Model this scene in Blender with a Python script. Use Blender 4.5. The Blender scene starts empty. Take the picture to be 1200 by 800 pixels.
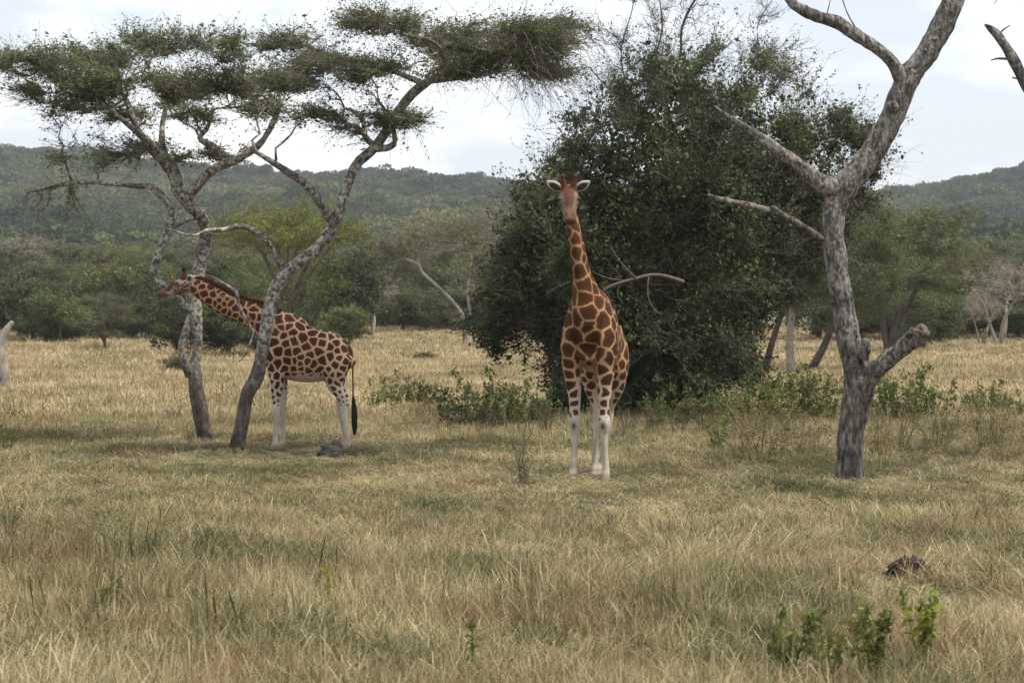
import bpy, math, random
import numpy as np
from mathutils import Vector

# ---------------------------------------------------------------- camera, sky, sun, exposure
S = bpy.context.scene
COL = S.collection
F = 2833.0          # focal length in photo pixels (1200 wide), i.e. 85 mm
HY = 377.0          # horizon row
CH = 2.5            # eye height: somebody standing in an open safari car
cam = bpy.data.cameras.new('camera')
cam.lens = 85.0; cam.sensor_width = 36.0
cam.shift_y = -(400.0 - HY) / 1200.0
cam.clip_start = 0.5; cam.clip_end = 6000
cam.dof.use_dof = True; cam.dof.focus_distance = 40.0; cam.dof.aperture_fstop = 4.5
camo = bpy.data.objects.new('camera', cam); COL.objects.link(camo)
camo.location = (0, 0, CH); camo.rotation_euler = (math.radians(90), 0, 0)
S.camera = camo

SUN_EL, SUN_AZ = math.radians(64), math.radians(112)   # azimuth from +Y (away from the camera), positive = to the right
w = bpy.data.worlds.new('World'); S.world = w; w.use_nodes = True
nt = w.node_tree; nt.nodes.clear()
def N(nt, t, **k):
    n = nt.nodes.new(t)
    for a, b in k.items(): setattr(n, a, b)
    return n
sky = N(nt, 'ShaderNodeTexSky', sky_type='NISHITA', sun_disc=False, sun_elevation=SUN_EL, sun_rotation=SUN_AZ, air_density=1.0, dust_density=2.0, ozone_density=1.0)
bg1 = N(nt, 'ShaderNodeBackground'); bg1.inputs[1].default_value = 0.10
nt.links.new(sky.outputs[0], bg1.inputs[0])
bg2 = N(nt, 'ShaderNodeBackground'); bg2.inputs[0].default_value = (0.80, 0.84, 0.90, 1); bg2.inputs[1].default_value = 1.0
tc = N(nt, 'ShaderNodeTexCoord')
mp = N(nt, 'ShaderNodeMapping'); mp.inputs['Scale'].default_value = (1, 1, 2.6); mp.inputs['Location'].default_value = (0.35, 0.1, 0.0)
nz = N(nt, 'ShaderNodeTexNoise'); nz.inputs['Scale'].default_value = 7.0; nz.inputs['Detail'].default_value = 6.0; nz.inputs['Roughness'].default_value = 0.52
rp = N(nt, 'ShaderNodeMapRange'); rp.inputs[1].default_value = 0.42; rp.inputs[2].default_value = 0.62; rp.inputs[3].default_value = 0.6; rp.inputs[4].default_value = 1.0
mx = N(nt, 'ShaderNodeMixShader'); out = N(nt, 'ShaderNodeOutputWorld')
# cloud brightness varies a little between thin and thick
cr = N(nt, 'ShaderNodeValToRGB')
cr.color_ramp.elements[0].position = 0.43; cr.color_ramp.elements[0].color = (0.80, 0.83, 0.90, 1)
cr.color_ramp.elements[1].position = 0.58; cr.color_ramp.elements[1].color = (1.02, 1.02, 1.02, 1)
L = nt.links.new
L(tc.outputs['Generated'], mp.inputs[0]); L(mp.outputs[0], nz.inputs['Vector']); L(nz.outputs[0], rp.inputs[0]); L(nz.outputs[0], cr.inputs[0])
L(cr.outputs[0], bg2.inputs[0])
L(rp.outputs[0], mx.inputs[0]); L(bg1.outputs[0], mx.inputs[1]); L(bg2.outputs[0], mx.inputs[2]); L(mx.outputs[0], out.inputs[0])

sl = bpy.data.lights.new('sun', 'SUN'); sl.energy = 3.3; sl.angle = math.radians(7); sl.color = (1.0, 0.93, 0.82)
so = bpy.data.objects.new('sun', sl); COL.objects.link(so); so.location = (0, 0, 60)
sd = Vector((math.sin(SUN_AZ) * math.cos(SUN_EL), math.cos(SUN_AZ) * math.cos(SUN_EL), math.sin(SUN_EL)))
so.rotation_euler = sd.to_track_quat('Z', 'Y').to_euler()
vs = S.view_settings; vs.view_transform = 'Standard'; vs.look = 'None'; vs.exposure = 0.52; vs.gamma = 1.0; vs.use_curve_mapping = False
S.cycles.use_denoising = True
try:
    S.cycles.denoiser = 'OPENIMAGEDENOISE'; S.cycles.denoising_prefilter = 'NONE'
except Exception: pass
S.cycles.adaptive_threshold = 0.02; S.cycles.max_bounces = 5; S.cycles.transmission_bounces = 4; S.cycles.diffuse_bounces = 3; S.cycles.volume_bounces = 0

rng = np.random.default_rng(7)
random.seed(7)

# ---------------------------------------------------------------- helpers
def smooth(a, b, x):
    t = np.clip((np.asarray(x, float) - a) / (b - a), 0, 1); return t * t * (3 - 2 * t)

_ri = np.array([[-800, 130], [-300, 150], [0, 172], [100, 178], [200, 192], [300, 201], [400, 206], [500, 209], [600, 216], [800, 232], [950, 232], [1050, 220], [1100, 213], [1150, 204], [1200, 195], [1500, 165], [2000, 150]], float)
def height(x, y):
    """ground height: level lawn, a meadow that rises gently, then the wooded hillside"""
    x = np.asarray(x, float); y = np.asarray(y, float)
    z = np.where(y > 60, 1.72 * (np.clip(y - 60, 0, 170) / 160) ** 1.6, 0.0)
    z = z + 0.035 * np.sin(x * 0.55 + 1.0) * np.sin(y * 0.37) + 0.02 * np.sin(x * 1.3 + y * 0.9)
    zr = 2.5 + (HY - np.interp(600 + x / 1400 * F, _ri[:, 0], _ri[:, 1]) - 14) / F * 1400
    s = np.clip((y - 225) / 1175, 0, 1)
    hill = (zr - 1.8) * s ** 1.5 + s * (1 - s) * 14 * np.sin(x * 0.013 + 2 + y * 0.004) * np.cos(y * 0.009)
    back = np.clip((y - 1400) / 900, 0, 1)
    return z + hill * (1 - 0.75 * back)
def gz(x, y): return float(height(x, y))
def P(px, py, y): return np.array([(px - 600) / F * y, y, CH + (HY - py) / F * y])
def gx(px, y): return (px - 600) / F * y

def nrm(v): return v / np.maximum(np.linalg.norm(v, axis=-1, keepdims=True), 1e-9)

class MB:
    def __init__(s): s.V = []; s.Q = []; s.T = []; s.A = []; s.n = 0
    def add(s, V, Q=None, T=None, a=0.5):
        V = np.asarray(V, float).reshape(-1, 3)
        if Q is not None and len(Q): s.Q.append(np.asarray(Q, np.int64) + s.n)
        if T is not None and len(T): s.T.append(np.asarray(T, np.int64) + s.n)
        s.V.append(V); s.A.append(np.broadcast_to(np.asarray(a, float).ravel(), (len(V),)) if np.size(a) in (1, len(V)) else np.repeat(a, len(V) // np.size(a)))
        s.n += len(V)
    def mesh(s, name, mat, smooth=True, extra=None):
        V = np.concatenate(s.V) if s.V else np.zeros((0, 3))
        Q = np.concatenate(s.Q) if s.Q else np.zeros((0, 4), np.int64)
        T = np.concatenate(s.T) if s.T else np.zeros((0, 3), np.int64)
        me = bpy.data.meshes.new(name)
        me.vertices.add(len(V)); me.vertices.foreach_set('co', V.astype(np.float32).ravel())
        idx = np.concatenate([Q.ravel(), T.ravel()]).astype(np.int32)
        me.loops.add(len(idx)); me.loops.foreach_set('vertex_index', idx)
        me.polygons.add(len(Q) + len(T))
        st = np.concatenate([np.arange(len(Q)) * 4, len(Q) * 4 + np.arange(len(T)) * 3]).astype(np.int32)
        me.polygons.foreach_set('loop_start', st)
        me.polygons.foreach_set('use_smooth', np.full(len(st), smooth))
        me.update(calc_edges=True)
        at = me.attributes.new('tone', 'FLOAT', 'POINT'); at.data.foreach_set('value', np.concatenate(s.A).astype(np.float32) if s.A else [])
        if extra:
            for k, v in extra.items():
                at = me.attributes.new(k, 'FLOAT_COLOR', 'POINT'); at.data.foreach_set('color', v.astype(np.float32).ravel())
        if mat: me.materials.append(mat)
        return me

def obj(name, me, parent=None):
    o = bpy.data.objects.new(name, me); COL.objects.link(o)
    if parent: o.parent = parent
    return o
def empty(name, loc, rz=0.0, sc=1.0):
    o = bpy.data.objects.new(name, None); COL.objects.link(o); o.location = [float(a) for a in loc]; o.rotation_euler = (0, 0, rz); o.scale = (sc,) * 3 if np.isscalar(sc) else sc
    o.empty_display_size = 0.3
    return o
def tag(o, label=None, cat=None, group=None, kind=None):
    for k, v in (('label', label), ('category', cat), ('group', group), ('kind', kind)):
        if v: o[k] = v
    return o

def tubes(Pt, R, sides=3):
    """many thin tubes at once: Pt (n,k,3), R (n,k)"""
    n, k, _ = Pt.shape
    T = nrm(np.gradient(Pt, axis=1))
    ref = np.zeros_like(T); ref[..., 2] = 1
    ref[np.abs(T[..., 2]) > 0.9] = (1, 0, 0)
    ref[:] = ref[:, :1]
    U = nrm(np.cross(T, ref)); W = np.cross(T, U)
    a = np.arange(sides) * 2 * np.pi / sides
    V = Pt[:, :, None] + R[:, :, None, None] * (np.cos(a)[:, None] * U[:, :, None] + np.sin(a)[:, None] * W[:, :, None])
    i = np.arange(n)[:, None, None] * k * sides; j = np.arange(k - 1)[None, :, None] * sides; q = np.arange(sides)[None, None, :]; q2 = (q + 1) % sides
    Q = np.stack([i + j + q, i + j + q2, i + j + sides + q2, i + j + sides + q], -1).reshape(-1, 4)
    return V.reshape(-1, 3), Q

def crom(A, n):
    """Catmull-Rom resample of rows"""
    A = np.asarray(A, float); m = len(A)
    t = np.linspace(0, m - 1, n); i = np.minimum(t.astype(int), m - 2); f = (t - i)[:, None]
    g = lambda k: A[np.clip(k, 0, m - 1)]
    p0, p1, p2, p3 = g(i - 1), g(i), g(i + 1), g(i + 2)
    return 0.5 * (2 * p1 + (p2 - p0) * f + (2 * p0 - 5 * p1 + 4 * p2 - p3) * f ** 2 + (3 * p1 - p0 - 3 * p2 + p3) * f ** 3)

def snoise(p, seed=0, f=1.0):
    """cheap smooth pseudo noise of points (n,3) in -1..1"""
    r = np.random.default_rng(seed); o = np.zeros(len(p))
    for k in range(6):
        d = r.normal(size=3) * f * (1 + 0.5 * k); o += np.sin(p @ d + r.uniform(0, 6.28)) / (1 + 0.35 * k)
    return o / 2.6

def trunk(mb, path, sides=14, seg=0.12, rough=0.10, seed=0, capend=True, flare=0.0, nf=3.0, ridge=0.0):
    """a knobbly closed tube; path rows (x,y,z,r)"""
    path = np.asarray(path, float)
    ln = np.linalg.norm(np.diff(path[:, :3], axis=0), axis=1).sum()
    A = crom(path, max(4, int(ln / seg))); A[:, 3] = np.maximum(A[:, 3], 0.004)
    if flare:
        h = A[:, 2] - A[0, 2]; A[:, 3] *= 1 + flare * np.exp(-h / 0.22)
    V, Q = tubes(A[None, :, :3], A[None, :, 3], sides)
    c = np.repeat(A[:, :3], sides, 0)
    V = c + (V - c) * (1 + rough * snoise(V, seed, nf) + rough * 0.6 * snoise(V, seed + 5, nf * 3))[:, None]
    if ridge:       # furrowed bark: plates between wandering grooves
        an = np.tile(np.arange(sides) * 2 * np.pi / sides, len(A)); rr_ = np.repeat(A[:, 3], sides)
        ph = an * np.round(9 * np.clip(rr_ / .2, .45, 1.2)) + 2.6 * snoise(V, seed + 11, 4.0)
        gr = np.abs(np.sin(ph * .5)) ** .6 * (.6 + .4 * snoise(V * np.array([1, 1, .5]), seed + 12, 16))
        V = c + (V - c) * (1 + ridge * (gr - .6))[:, None]
    T = []
    if capend:
        k = len(V); e = A[-1, :3] + nrm(A[-1, :3] - A[-2, :3]) * A[-1, 3] * 0.25
        b0 = k - sides
        T = [[b0 + i, b0 + (i + 1) % sides, k] for i in range(sides)]
        V = np.vstack([V, e])
    mb.add(V, Q, T)
    return A

def leaves(C, size, r, asp=0.45, flat=0.0, sd=0.3):
    """leaf faces round the points C"""
    n = len(C); d = r.normal(size=(n, 3)); d[:, 2] *= (1 - flat); d = nrm(d)
    s = r.normal(size=(n, 3)); s = s - (s * d).sum(1, keepdims=True) * d
    if flat: s[:, 2] *= (1 - 0.5 * flat)
    s = nrm(s)
    l = (size * np.exp(r.normal(0, sd, n)))[:, None]
    V = np.stack([C - d * l * .5, C + s * l * asp * .5, C + d * l * .5, C - s * l * asp * .5], 1).reshape(-1, 3)
    Q = np.arange(4 * n).reshape(n, 4)
    return V, Q

# ---------------------------------------------------------------- materials
def mat(name):
    m = bpy.data.materials.new(name); m.use_nodes = True; nt = m.node_tree; nt.nodes.clear()
    return m, nt, nt.links.new
def ramp(nt, stops, interp='LINEAR'):
    n = N(nt, 'ShaderNodeValToRGB'); e = n.color_ramp.elements; n.color_ramp.interpolation = interp
    while len(e) < len(stops): e.new(0.5)
    for k, (p, c) in enumerate(stops): e[k].position = p; e[k].color = (*c, 1)
    return n
def foliage_mat(name, stops, rough=0.5, trans=0.3, patch=0.6, spec=0.12, rnd=0.25, amp=1.5):
    """leaf colours from the random tone of each leaf plus slow change from clump to clump"""
    m, nt, L = mat(name)
    at = N(nt, 'ShaderNodeAttribute', attribute_name='tone')
    geo = N(nt, 'ShaderNodeNewGeometry')
    nz = N(nt, 'ShaderNodeTexNoise'); nz.inputs['Scale'].default_value = patch; nz.inputs['Detail'].default_value = 2
    oi = N(nt, 'ShaderNodeObjectInfo')
    L(geo.outputs['Position'], nz.inputs['Vector'])
    a1 = N(nt, 'ShaderNodeMath', operation='MULTIPLY_ADD'); a1.inputs[1].default_value = amp; L(nz.outputs[0], a1.inputs[0])
    a0 = N(nt, 'ShaderNodeMath', operation='MULTIPLY_ADD'); a0.inputs[1].default_value = 0.5; a0.inputs[2].default_value = 0.5 - amp / 2 - 0.25 - rnd / 2; L(at.outputs['Fac'], a0.inputs[0])
    a2 = N(nt, 'ShaderNodeMath', operation='MULTIPLY_ADD'); a2.inputs[1].default_value = rnd; L(oi.outputs['Random'], a2.inputs[0])
    L(a0.outputs[0], a1.inputs[2]); L(a1.outputs[0], a2.inputs[2])
    r = ramp(nt, stops); L(a2.outputs[0], r.inputs[0])
    b = N(nt, 'ShaderNodeBsdfPrincipled'); b.inputs['Roughness'].default_value = rough; b.inputs['Specular IOR Level'].default_value = spec
    L(r.outputs[0], b.inputs['Base Color'])
    t = N(nt, 'ShaderNodeBsdfTranslucent'); L(r.outputs[0], t.inputs[0])
    mxs = N(nt, 'ShaderNodeMixShader'); mxs.inputs[0].default_value = trans
    o = N(nt, 'ShaderNodeOutputMaterial'); L(b.outputs[0], mxs.inputs[1]); L(t.outputs[0], mxs.inputs[2]); L(mxs.outputs[0], o.inputs[0])
    return m
def bark_mat(name, stops, scale=6.0, zs=0.35, bump=0.6, spots=None, rough=0.9, zfade=None):
    m, nt, L = mat(name)
    geo = N(nt, 'ShaderNodeNewGeometry')
    mp = N(nt, 'ShaderNodeMapping'); mp.inputs['Scale'].default_value = (1, 1, zs); L(geo.outputs['Position'], mp.inputs[0])
    n1 = N(nt, 'ShaderNodeTexNoise'); n1.inputs['Scale'].default_value = scale; n1.inputs['Detail'].default_value = 7; n1.inputs['Roughness'].default_value = 0.65; L(mp.outputs[0], n1.inputs['Vector'])
    r = ramp(nt, stops); L(n1.outputs[0], r.inputs[0]); colr = r.outputs[0]
    if spots:
        col, sc, lo, hi = spots
        n2 = N(nt, 'ShaderNodeTexNoise'); n2.inputs['Scale'].default_value = sc; n2.inputs['Detail'].default_value = 8; n2.inputs['Roughness'].default_value = 0.72; L(geo.outputs['Position'], n2.inputs['Vector'])
        mr = N(nt, 'ShaderNodeMapRange'); mr.inputs[1].default_value = lo; mr.inputs[2].default_value = hi; L(n2.outputs[0], mr.inputs[0])
        fac = mr.outputs[0]
        if zfade:       # lichen spots fade in with height, leaving the lower trunk darker
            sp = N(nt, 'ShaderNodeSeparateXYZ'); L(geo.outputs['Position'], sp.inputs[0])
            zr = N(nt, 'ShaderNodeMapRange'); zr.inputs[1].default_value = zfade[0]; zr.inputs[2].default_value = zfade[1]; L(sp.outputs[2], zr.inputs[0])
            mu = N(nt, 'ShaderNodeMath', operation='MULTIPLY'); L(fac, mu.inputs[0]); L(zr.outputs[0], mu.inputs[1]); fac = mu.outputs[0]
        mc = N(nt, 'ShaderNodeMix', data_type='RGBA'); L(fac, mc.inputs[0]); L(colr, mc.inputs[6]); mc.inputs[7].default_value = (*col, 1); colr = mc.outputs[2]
    n9 = N(nt, 'ShaderNodeTexNoise'); n9.inputs['Scale'].default_value = 1.7; n9.inputs['Detail'].default_value = 3; L(geo.outputs['Position'], n9.inputs['Vector'])
    r9 = ramp(nt, [(0.35, (.56, .55, .54)), (0.5, (1, .985, .97)), (0.68, (1.14, 1.06, 1.0))]); L(n9.outputs[0], r9.inputs[0])
    m9 = N(nt, 'ShaderNodeMix', data_type='RGBA', blend_type='MULTIPLY'); m9.inputs[0].default_value = 1.0; L(colr, m9.inputs[6]); L(r9.outputs[0], m9.inputs[7]); colr = m9.outputs[2]
    b = N(nt, 'ShaderNodeBsdfPrincipled'); b.inputs['Roughness'].default_value = rough; b.inputs['Specular IOR Level'].default_value = 0.2
    L(colr, b.inputs['Base Color'])
    bp = N(nt, 'ShaderNodeBump'); bp.inputs['Strength'].default_value = bump; bp.inputs['Distance'].default_value = 0.03
    n3 = N(nt, 'ShaderNodeTexNoise'); n3.inputs['Scale'].default_value = scale * 3; n3.inputs['Detail'].default_value = 5; L(mp.outputs[0], n3.inputs['Vector'])
    L(n3.outputs[0], bp.inputs['Height']); L(bp.outputs[0], b.inputs['Normal'])
    o = N(nt, 'ShaderNodeOutputMaterial'); L(b.outputs[0], o.inputs[0])
    return m
def plain_mat(name, c, rough=0.7, var=0.25, scale=14, spec=0.3):
    return bark_mat(name, [(0.3, tuple(a * (1 - var) for a in c)), (0.7, tuple(min(1, a * (1 + var)) for a in c))], scale, 1.0, 0.2, None, rough)

M = {}
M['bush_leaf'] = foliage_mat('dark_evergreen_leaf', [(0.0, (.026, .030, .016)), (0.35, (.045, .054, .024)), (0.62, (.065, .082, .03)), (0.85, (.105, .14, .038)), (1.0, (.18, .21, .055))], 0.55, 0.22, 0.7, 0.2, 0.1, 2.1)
M['acacia_leaf'] = foliage_mat('acacia_leaf', [(0.0, (.065, .08, .035)), (0.5, (.125, .155, .058)), (1.0, (.2, .235, .08))], 0.6, 0.3, 0.8)
M['green_leaf'] = foliage_mat('mid_green_leaf', [(0.0, (.045, .055, .022)), (0.5, (.10, .13, .042)), (1.0, (.17, .21, .06))], 0.55, 0.25, 0.35, 0.25, 0.45)
M['olive_leaf'] = foliage_mat('olive_leaf', [(0.0, (.06, .068, .036)), (0.5, (.135, .148, .066)), (1.0, (.23, .235, .095))], 0.6, 0.3, 0.3, 0.25, 0.45)
M['lime_leaf'] = foliage_mat('yellow_green_leaf', [(0.0, (.09, .105, .03)), (0.5, (.18, .21, .045)), (1.0, (.27, .29, .065))], 0.6, 0.3, 0.3)
M['herb_leaf'] = foliage_mat('herb_leaf', [(0.0, (.065, .08, .03)), (0.5, (.125, .155, .05)), (0.9, (.21, .245, .07)), (1.0, (.38, .36, .06))], 0.5, 0.35, 2.0)
M['dry_leaf'] = foliage_mat('dry_weed_leaf', [(0.0, (.05, .045, .024)), (0.5, (.10, .092, .042)), (1.0, (.18, .155, .075))], 0.7, 0.3, 1.5)
M['yellow_leaf'] = foliage_mat('yellowing_leaf', [(0.0, (.11, .145, .035)), (0.4, (.21, .24, .055)), (0.75, (.36, .34, .06)), (1.0, (.5, .31, .05))], 0.5, 0.35, 5.0)
M['sprig_leaf'] = foliage_mat('sprig_leaf', [(0.0, (.085, .10, .035)), (0.5, (.165, .19, .062)), (1.0, (.30, .30, .09))], 0.6, 0.35, 5.0)
M['hill_leaf'] = foliage_mat('hill_canopy_leaf', [(0.0, (.03, .042, .022)), (0.4, (.068, .085, .038)), (0.7, (.12, .135, .055)), (1.0, (.19, .185, .085))], 0.8, 0.2, 0.006, 0.1, 0.34, 1.7)
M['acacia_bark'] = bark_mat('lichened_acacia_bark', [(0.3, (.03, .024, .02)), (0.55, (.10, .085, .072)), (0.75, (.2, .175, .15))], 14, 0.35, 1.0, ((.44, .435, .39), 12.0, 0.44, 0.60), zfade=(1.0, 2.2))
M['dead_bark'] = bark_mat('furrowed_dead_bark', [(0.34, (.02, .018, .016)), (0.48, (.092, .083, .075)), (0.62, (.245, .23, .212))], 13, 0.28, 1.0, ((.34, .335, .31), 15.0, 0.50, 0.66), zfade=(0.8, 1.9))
M['cut_wood'] = bark_mat('cut_wood', [(0.35, (.075, .062, .054)), (0.6, (.25, .20, .165))], 18, 1.0, 1.0)
M['pale_wood'] = bark_mat('bleached_wood', [(0.3, (.18, .155, .13)), (0.7, (.42, .38, .33))], 6, 0.3, 0.7)
M['twig'] = plain_mat('grey_twig', (.17, .155, .135), 0.9)
M['dark_twig'] = plain_mat('dark_twig', (.08, .068, .055), 0.9)
M['far_wood'] = plain_mat('pale_far_trunk', (.30, .265, .22), 0.9)
M['dark_wood'] = plain_mat('dark_far_trunk', (.11, .095, .08), 0.9)
M['stone'] = bark_mat('dark_stone', [(0.3, (.025, .023, .023)), (0.7, (.075, .068, .064))], 9, 1, 0.8)
M['soil'] = bark_mat('dark_soil', [(0.3, (.03, .024, .02)), (0.7, (.13, .105, .085))], 22, 1, 1.0)

def grass_mat():
    m, nt, L = mat('meadow_grass')
    at = N(nt, 'ShaderNodeAttribute', attribute_name='tone'); geo = N(nt, 'ShaderNodeNewGeometry'); oi = N(nt, 'ShaderNodeObjectInfo')
    n1 = N(nt, 'ShaderNodeTexNoise'); n1.inputs['Scale'].default_value = 0.33; n1.inputs['Detail'].default_value = 4; n1.inputs['Roughness'].default_value = 0.62
    mp = N(nt, 'ShaderNodeMapping'); mp.inputs['Scale'].default_value = (1, 0.55, 1); L(geo.outputs['Position'], mp.inputs[0]); L(mp.outputs[0], n1.inputs['Vector'])
    # tone of the blade (0 fresh .. 1 dry) moved by the patch it grows in and by the tuft
    a = N(nt, 'ShaderNodeMath', operation='MULTIPLY_ADD'); a.inputs[1].default_value = 1.65; a.inputs[2].default_value = -0.80; L(n1.outputs[0], a.inputs[0])
    b_ = N(nt, 'ShaderNodeMath', operation='MULTIPLY_ADD'); b_.inputs[1].default_value = 0.24; b_.inputs[2].default_value = -0.12; L(oi.outputs['Random'], b_.inputs[0])
    s1 = N(nt, 'ShaderNodeMath', operation='ADD'); L(a.outputs[0], s1.inputs[0]); L(b_.outputs[0], s1.inputs[1])
    # further out the meadow has dried more
    sp = N(nt, 'ShaderNodeSeparateXYZ'); L(geo.outputs['Position'], sp.inputs[0])
    mr = N(nt, 'ShaderNodeMapRange'); mr.inputs[1].default_value = 42; mr.inputs[2].default_value = 75; mr.inputs[3].default_value = 0.0; mr.inputs[4].default_value = 0.13; L(sp.outputs[1], mr.inputs[0])
    s3 = N(nt, 'ShaderNodeMath', operation='ADD'); L(s1.outputs[0], s3.inputs[0]); L(mr.outputs[0], s3.inputs[1])
    s2 = N(nt, 'ShaderNodeMath', operation='ADD'); L(s3.outputs[0], s2.inputs[0]); L(at.outputs['Fac'], s2.inputs[1])
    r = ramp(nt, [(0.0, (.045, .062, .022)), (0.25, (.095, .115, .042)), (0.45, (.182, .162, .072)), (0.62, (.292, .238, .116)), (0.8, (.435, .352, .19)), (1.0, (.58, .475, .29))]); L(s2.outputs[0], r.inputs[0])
    # brownish pink seed stems in places
    n2 = N(nt, 'ShaderNodeTexNoise'); n2.inputs['Scale'].default_value = 0.8; n2.inputs['Detail'].default_value = 3; L(geo.outputs['Position'], n2.inputs['Vector'])
    m2 = N(nt, 'ShaderNodeMapRange'); m2.inputs[1].default_value = 0.5; m2.inputs[2].default_value = 0.68; m2.inputs[4].default_value = 0.55; L(n2.outputs[0], m2.inputs[0])
    mc = N(nt, 'ShaderNodeMix', data_type='RGBA'); L(m2.outputs[0], mc.inputs[0]); L(r.outputs[0], mc.inputs[6]); mc.inputs[7].default_value = (.27, .16, .09, 1)
    d = N(nt, 'ShaderNodeBsdfPrincipled'); d.inputs['Roughness'].default_value = 0.6; d.inputs['Specular IOR Level'].default_value = 0.25; L(mc.outputs[2], d.inputs['Base Color'])
    t = N(nt, 'ShaderNodeBsdfTranslucent'); L(mc.outputs[2], t.inputs[0])
    x = N(nt, 'ShaderNodeMixShader'); x.inputs[0].default_value = 0.2; L(d.outputs[0], x.inputs[1]); L(t.outputs[0], x.inputs[2])
    o = N(nt, 'ShaderNodeOutputMaterial'); L(x.outputs[0], o.inputs[0])
    return m
M['grass'] = grass_mat()
def ground_mat():
    m, nt, L = mat('meadow_soil')
    geo = N(nt, 'ShaderNodeNewGeometry')
    n1 = N(nt, 'ShaderNodeTexNoise'); n1.inputs['Scale'].default_value = 0.35; n1.inputs['Detail'].default_value = 8; n1.inputs['Roughness'].default_value = 0.7; L(geo.outputs['Position'], n1.inputs['Vector'])
    r = ramp(nt, [(0.3, (.04, .042, .02)), (0.5, (.085, .075, .04)), (0.7, (.16, .13, .075))]); L(n1.outputs[0], r.inputs[0])
    b = N(nt, 'ShaderNodeBsdfPrincipled'); b.inputs['Roughness'].default_value = 0.95; L(r.outputs[0], b.inputs['Base Color'])
    n2 = N(nt, 'ShaderNodeTexNoise'); n2.inputs['Scale'].default_value = 9; n2.inputs['Detail'].default_value = 6; L(geo.outputs['Position'], n2.inputs['Vector'])
    bp = N(nt, 'ShaderNodeBump'); bp.inputs['Strength'].default_value = 0.8; bp.inputs['Distance'].default_value = 0.08; L(n2.outputs[0], bp.inputs['Height']); L(bp.outputs[0], b.inputs['Normal'])
    o = N(nt, 'ShaderNodeOutputMaterial'); L(b.outputs[0], o.inputs[0]); return m
M['ground'] = ground_mat()
def hill_mat():
    m, nt, L = mat('hill_scrub')
    geo = N(nt, 'ShaderNodeNewGeometry')
    n1 = N(nt, 'ShaderNodeTexNoise'); n1.inputs['Scale'].default_value = 0.012; n1.inputs['Detail'].default_value = 8; n1.inputs['Roughness'].default_value = 0.6; L(geo.outputs['Position'], n1.inputs['Vector'])
    r = ramp(nt, [(0.35, (.07, .08, .035)), (0.55, (.12, .125, .055)), (0.7, (.2, .175, .085))]); L(n1.outputs[0], r.inputs[0])
    b = N(nt, 'ShaderNodeBsdfPrincipled'); b.inputs['Roughness'].default_value = 1.0; L(r.outputs[0], b.inputs['Base Color'])
    o = N(nt, 'ShaderNodeOutputMaterial'); L(b.outputs[0], o.inputs[0]); return m
M['hill'] = hill_mat()

# ---------------------------------------------------------------- ground and hills
def sheet(name, xs, ys, m):
    X, Y = np.meshgrid(xs, ys); Z = height(X, Y)
    nx, ny = len(xs), len(ys); i = np.arange(ny - 1)[:, None] * nx + np.arange(nx - 1)[None]
    Q = np.stack([i, i + 1, i + 1 + nx, i + nx], -1).reshape(-1, 4)
    mb = MB(); mb.add(np.stack([X, Y, Z], -1).reshape(-1, 3), Q)
    return tag(obj(name, mb.mesh(name, m)), kind='structure')
sheet('ground', np.concatenate([np.linspace(-900, -62, 40), np.arange(-60, 60.1, 1.2), np.linspace(62, 900, 40)]), np.concatenate([np.linspace(-120, -6, 20), np.arange(-5, 80, 1.2), np.arange(80, 240.1, 2.0)]), M['ground'])
sheet('hills', np.linspace(-1800, 1800, 161), np.concatenate([np.arange(240, 700, 10), np.arange(700, 2400, 20)]), M['hill'])

# ---------------------------------------------------------------- scatter by geometry nodes (grass, far wood)
PROTO = bpy.data.collections.new('scatter_sources')
def scatter(name, pts, rot, scl, idx, protos, **tags):
    c = bpy.data.collections.new(name + '_sources')
    for k, me in enumerate(protos):
        c.objects.link(bpy.data.objects.new('%s_source_%02d' % (name, k), me))
    me = bpy.data.meshes.new(name); n = len(pts)
    me.vertices.add(n); me.vertices.foreach_set('co', np.asarray(pts, np.float32).ravel())
    for nm, ty, key, arr in (('rot', 'FLOAT_VECTOR', 'vector', rot), ('scl', 'FLOAT_VECTOR', 'vector', scl)):
        a = me.attributes.new(nm, ty, 'POINT'); a.data.foreach_set(key, np.asarray(arr, np.float32).ravel())
    a = me.attributes.new('pick', 'INT', 'POINT'); a.data.foreach_set('value', np.asarray(idx, np.int32))
    o = obj(name, me)
    g = bpy.data.node_groups.new(name, 'GeometryNodeTree')
    g.interface.new_socket(name='Geometry', in_out='INPUT', socket_type='NodeSocketGeometry')
    g.interface.new_socket(name='Geometry', in_out='OUTPUT', socket_type='NodeSocketGeometry')
    gi = N(g, 'NodeGroupInput'); go = N(g, 'NodeGroupOutput')
    ci = N(g, 'GeometryNodeCollectionInfo'); ci.inputs[0].default_value = c; ci.inputs[1].default_value = True; ci.inputs[2].default_value = True
    ip = N(g, 'GeometryNodeInstanceOnPoints'); ip.inputs['Pick Instance'].default_value = True
    def na(nm, ty):
        q = N(g, 'GeometryNodeInputNamedAttribute', data_type=ty); q.inputs[0].default_value = nm; return [s for s in q.outputs if s.enabled][0]
    L = g.links.new
    L(gi.outputs[0], ip.inputs['Points']); L(ci.outputs[0], ip.inputs['Instance'])
    L(na('rot', 'FLOAT_VECTOR'), ip.inputs['Rotation']); L(na('scl', 'FLOAT_VECTOR'), ip.inputs['Scale']); L(na('pick', 'INT'), ip.inputs['Instance Index'])
    L(ip.outputs[0], go.inputs[0])
    md = o.modifiers.new('scatter', 'NODES'); md.node_group = g
    for k, v in tags.items(): o[k] = v
    return o

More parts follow.
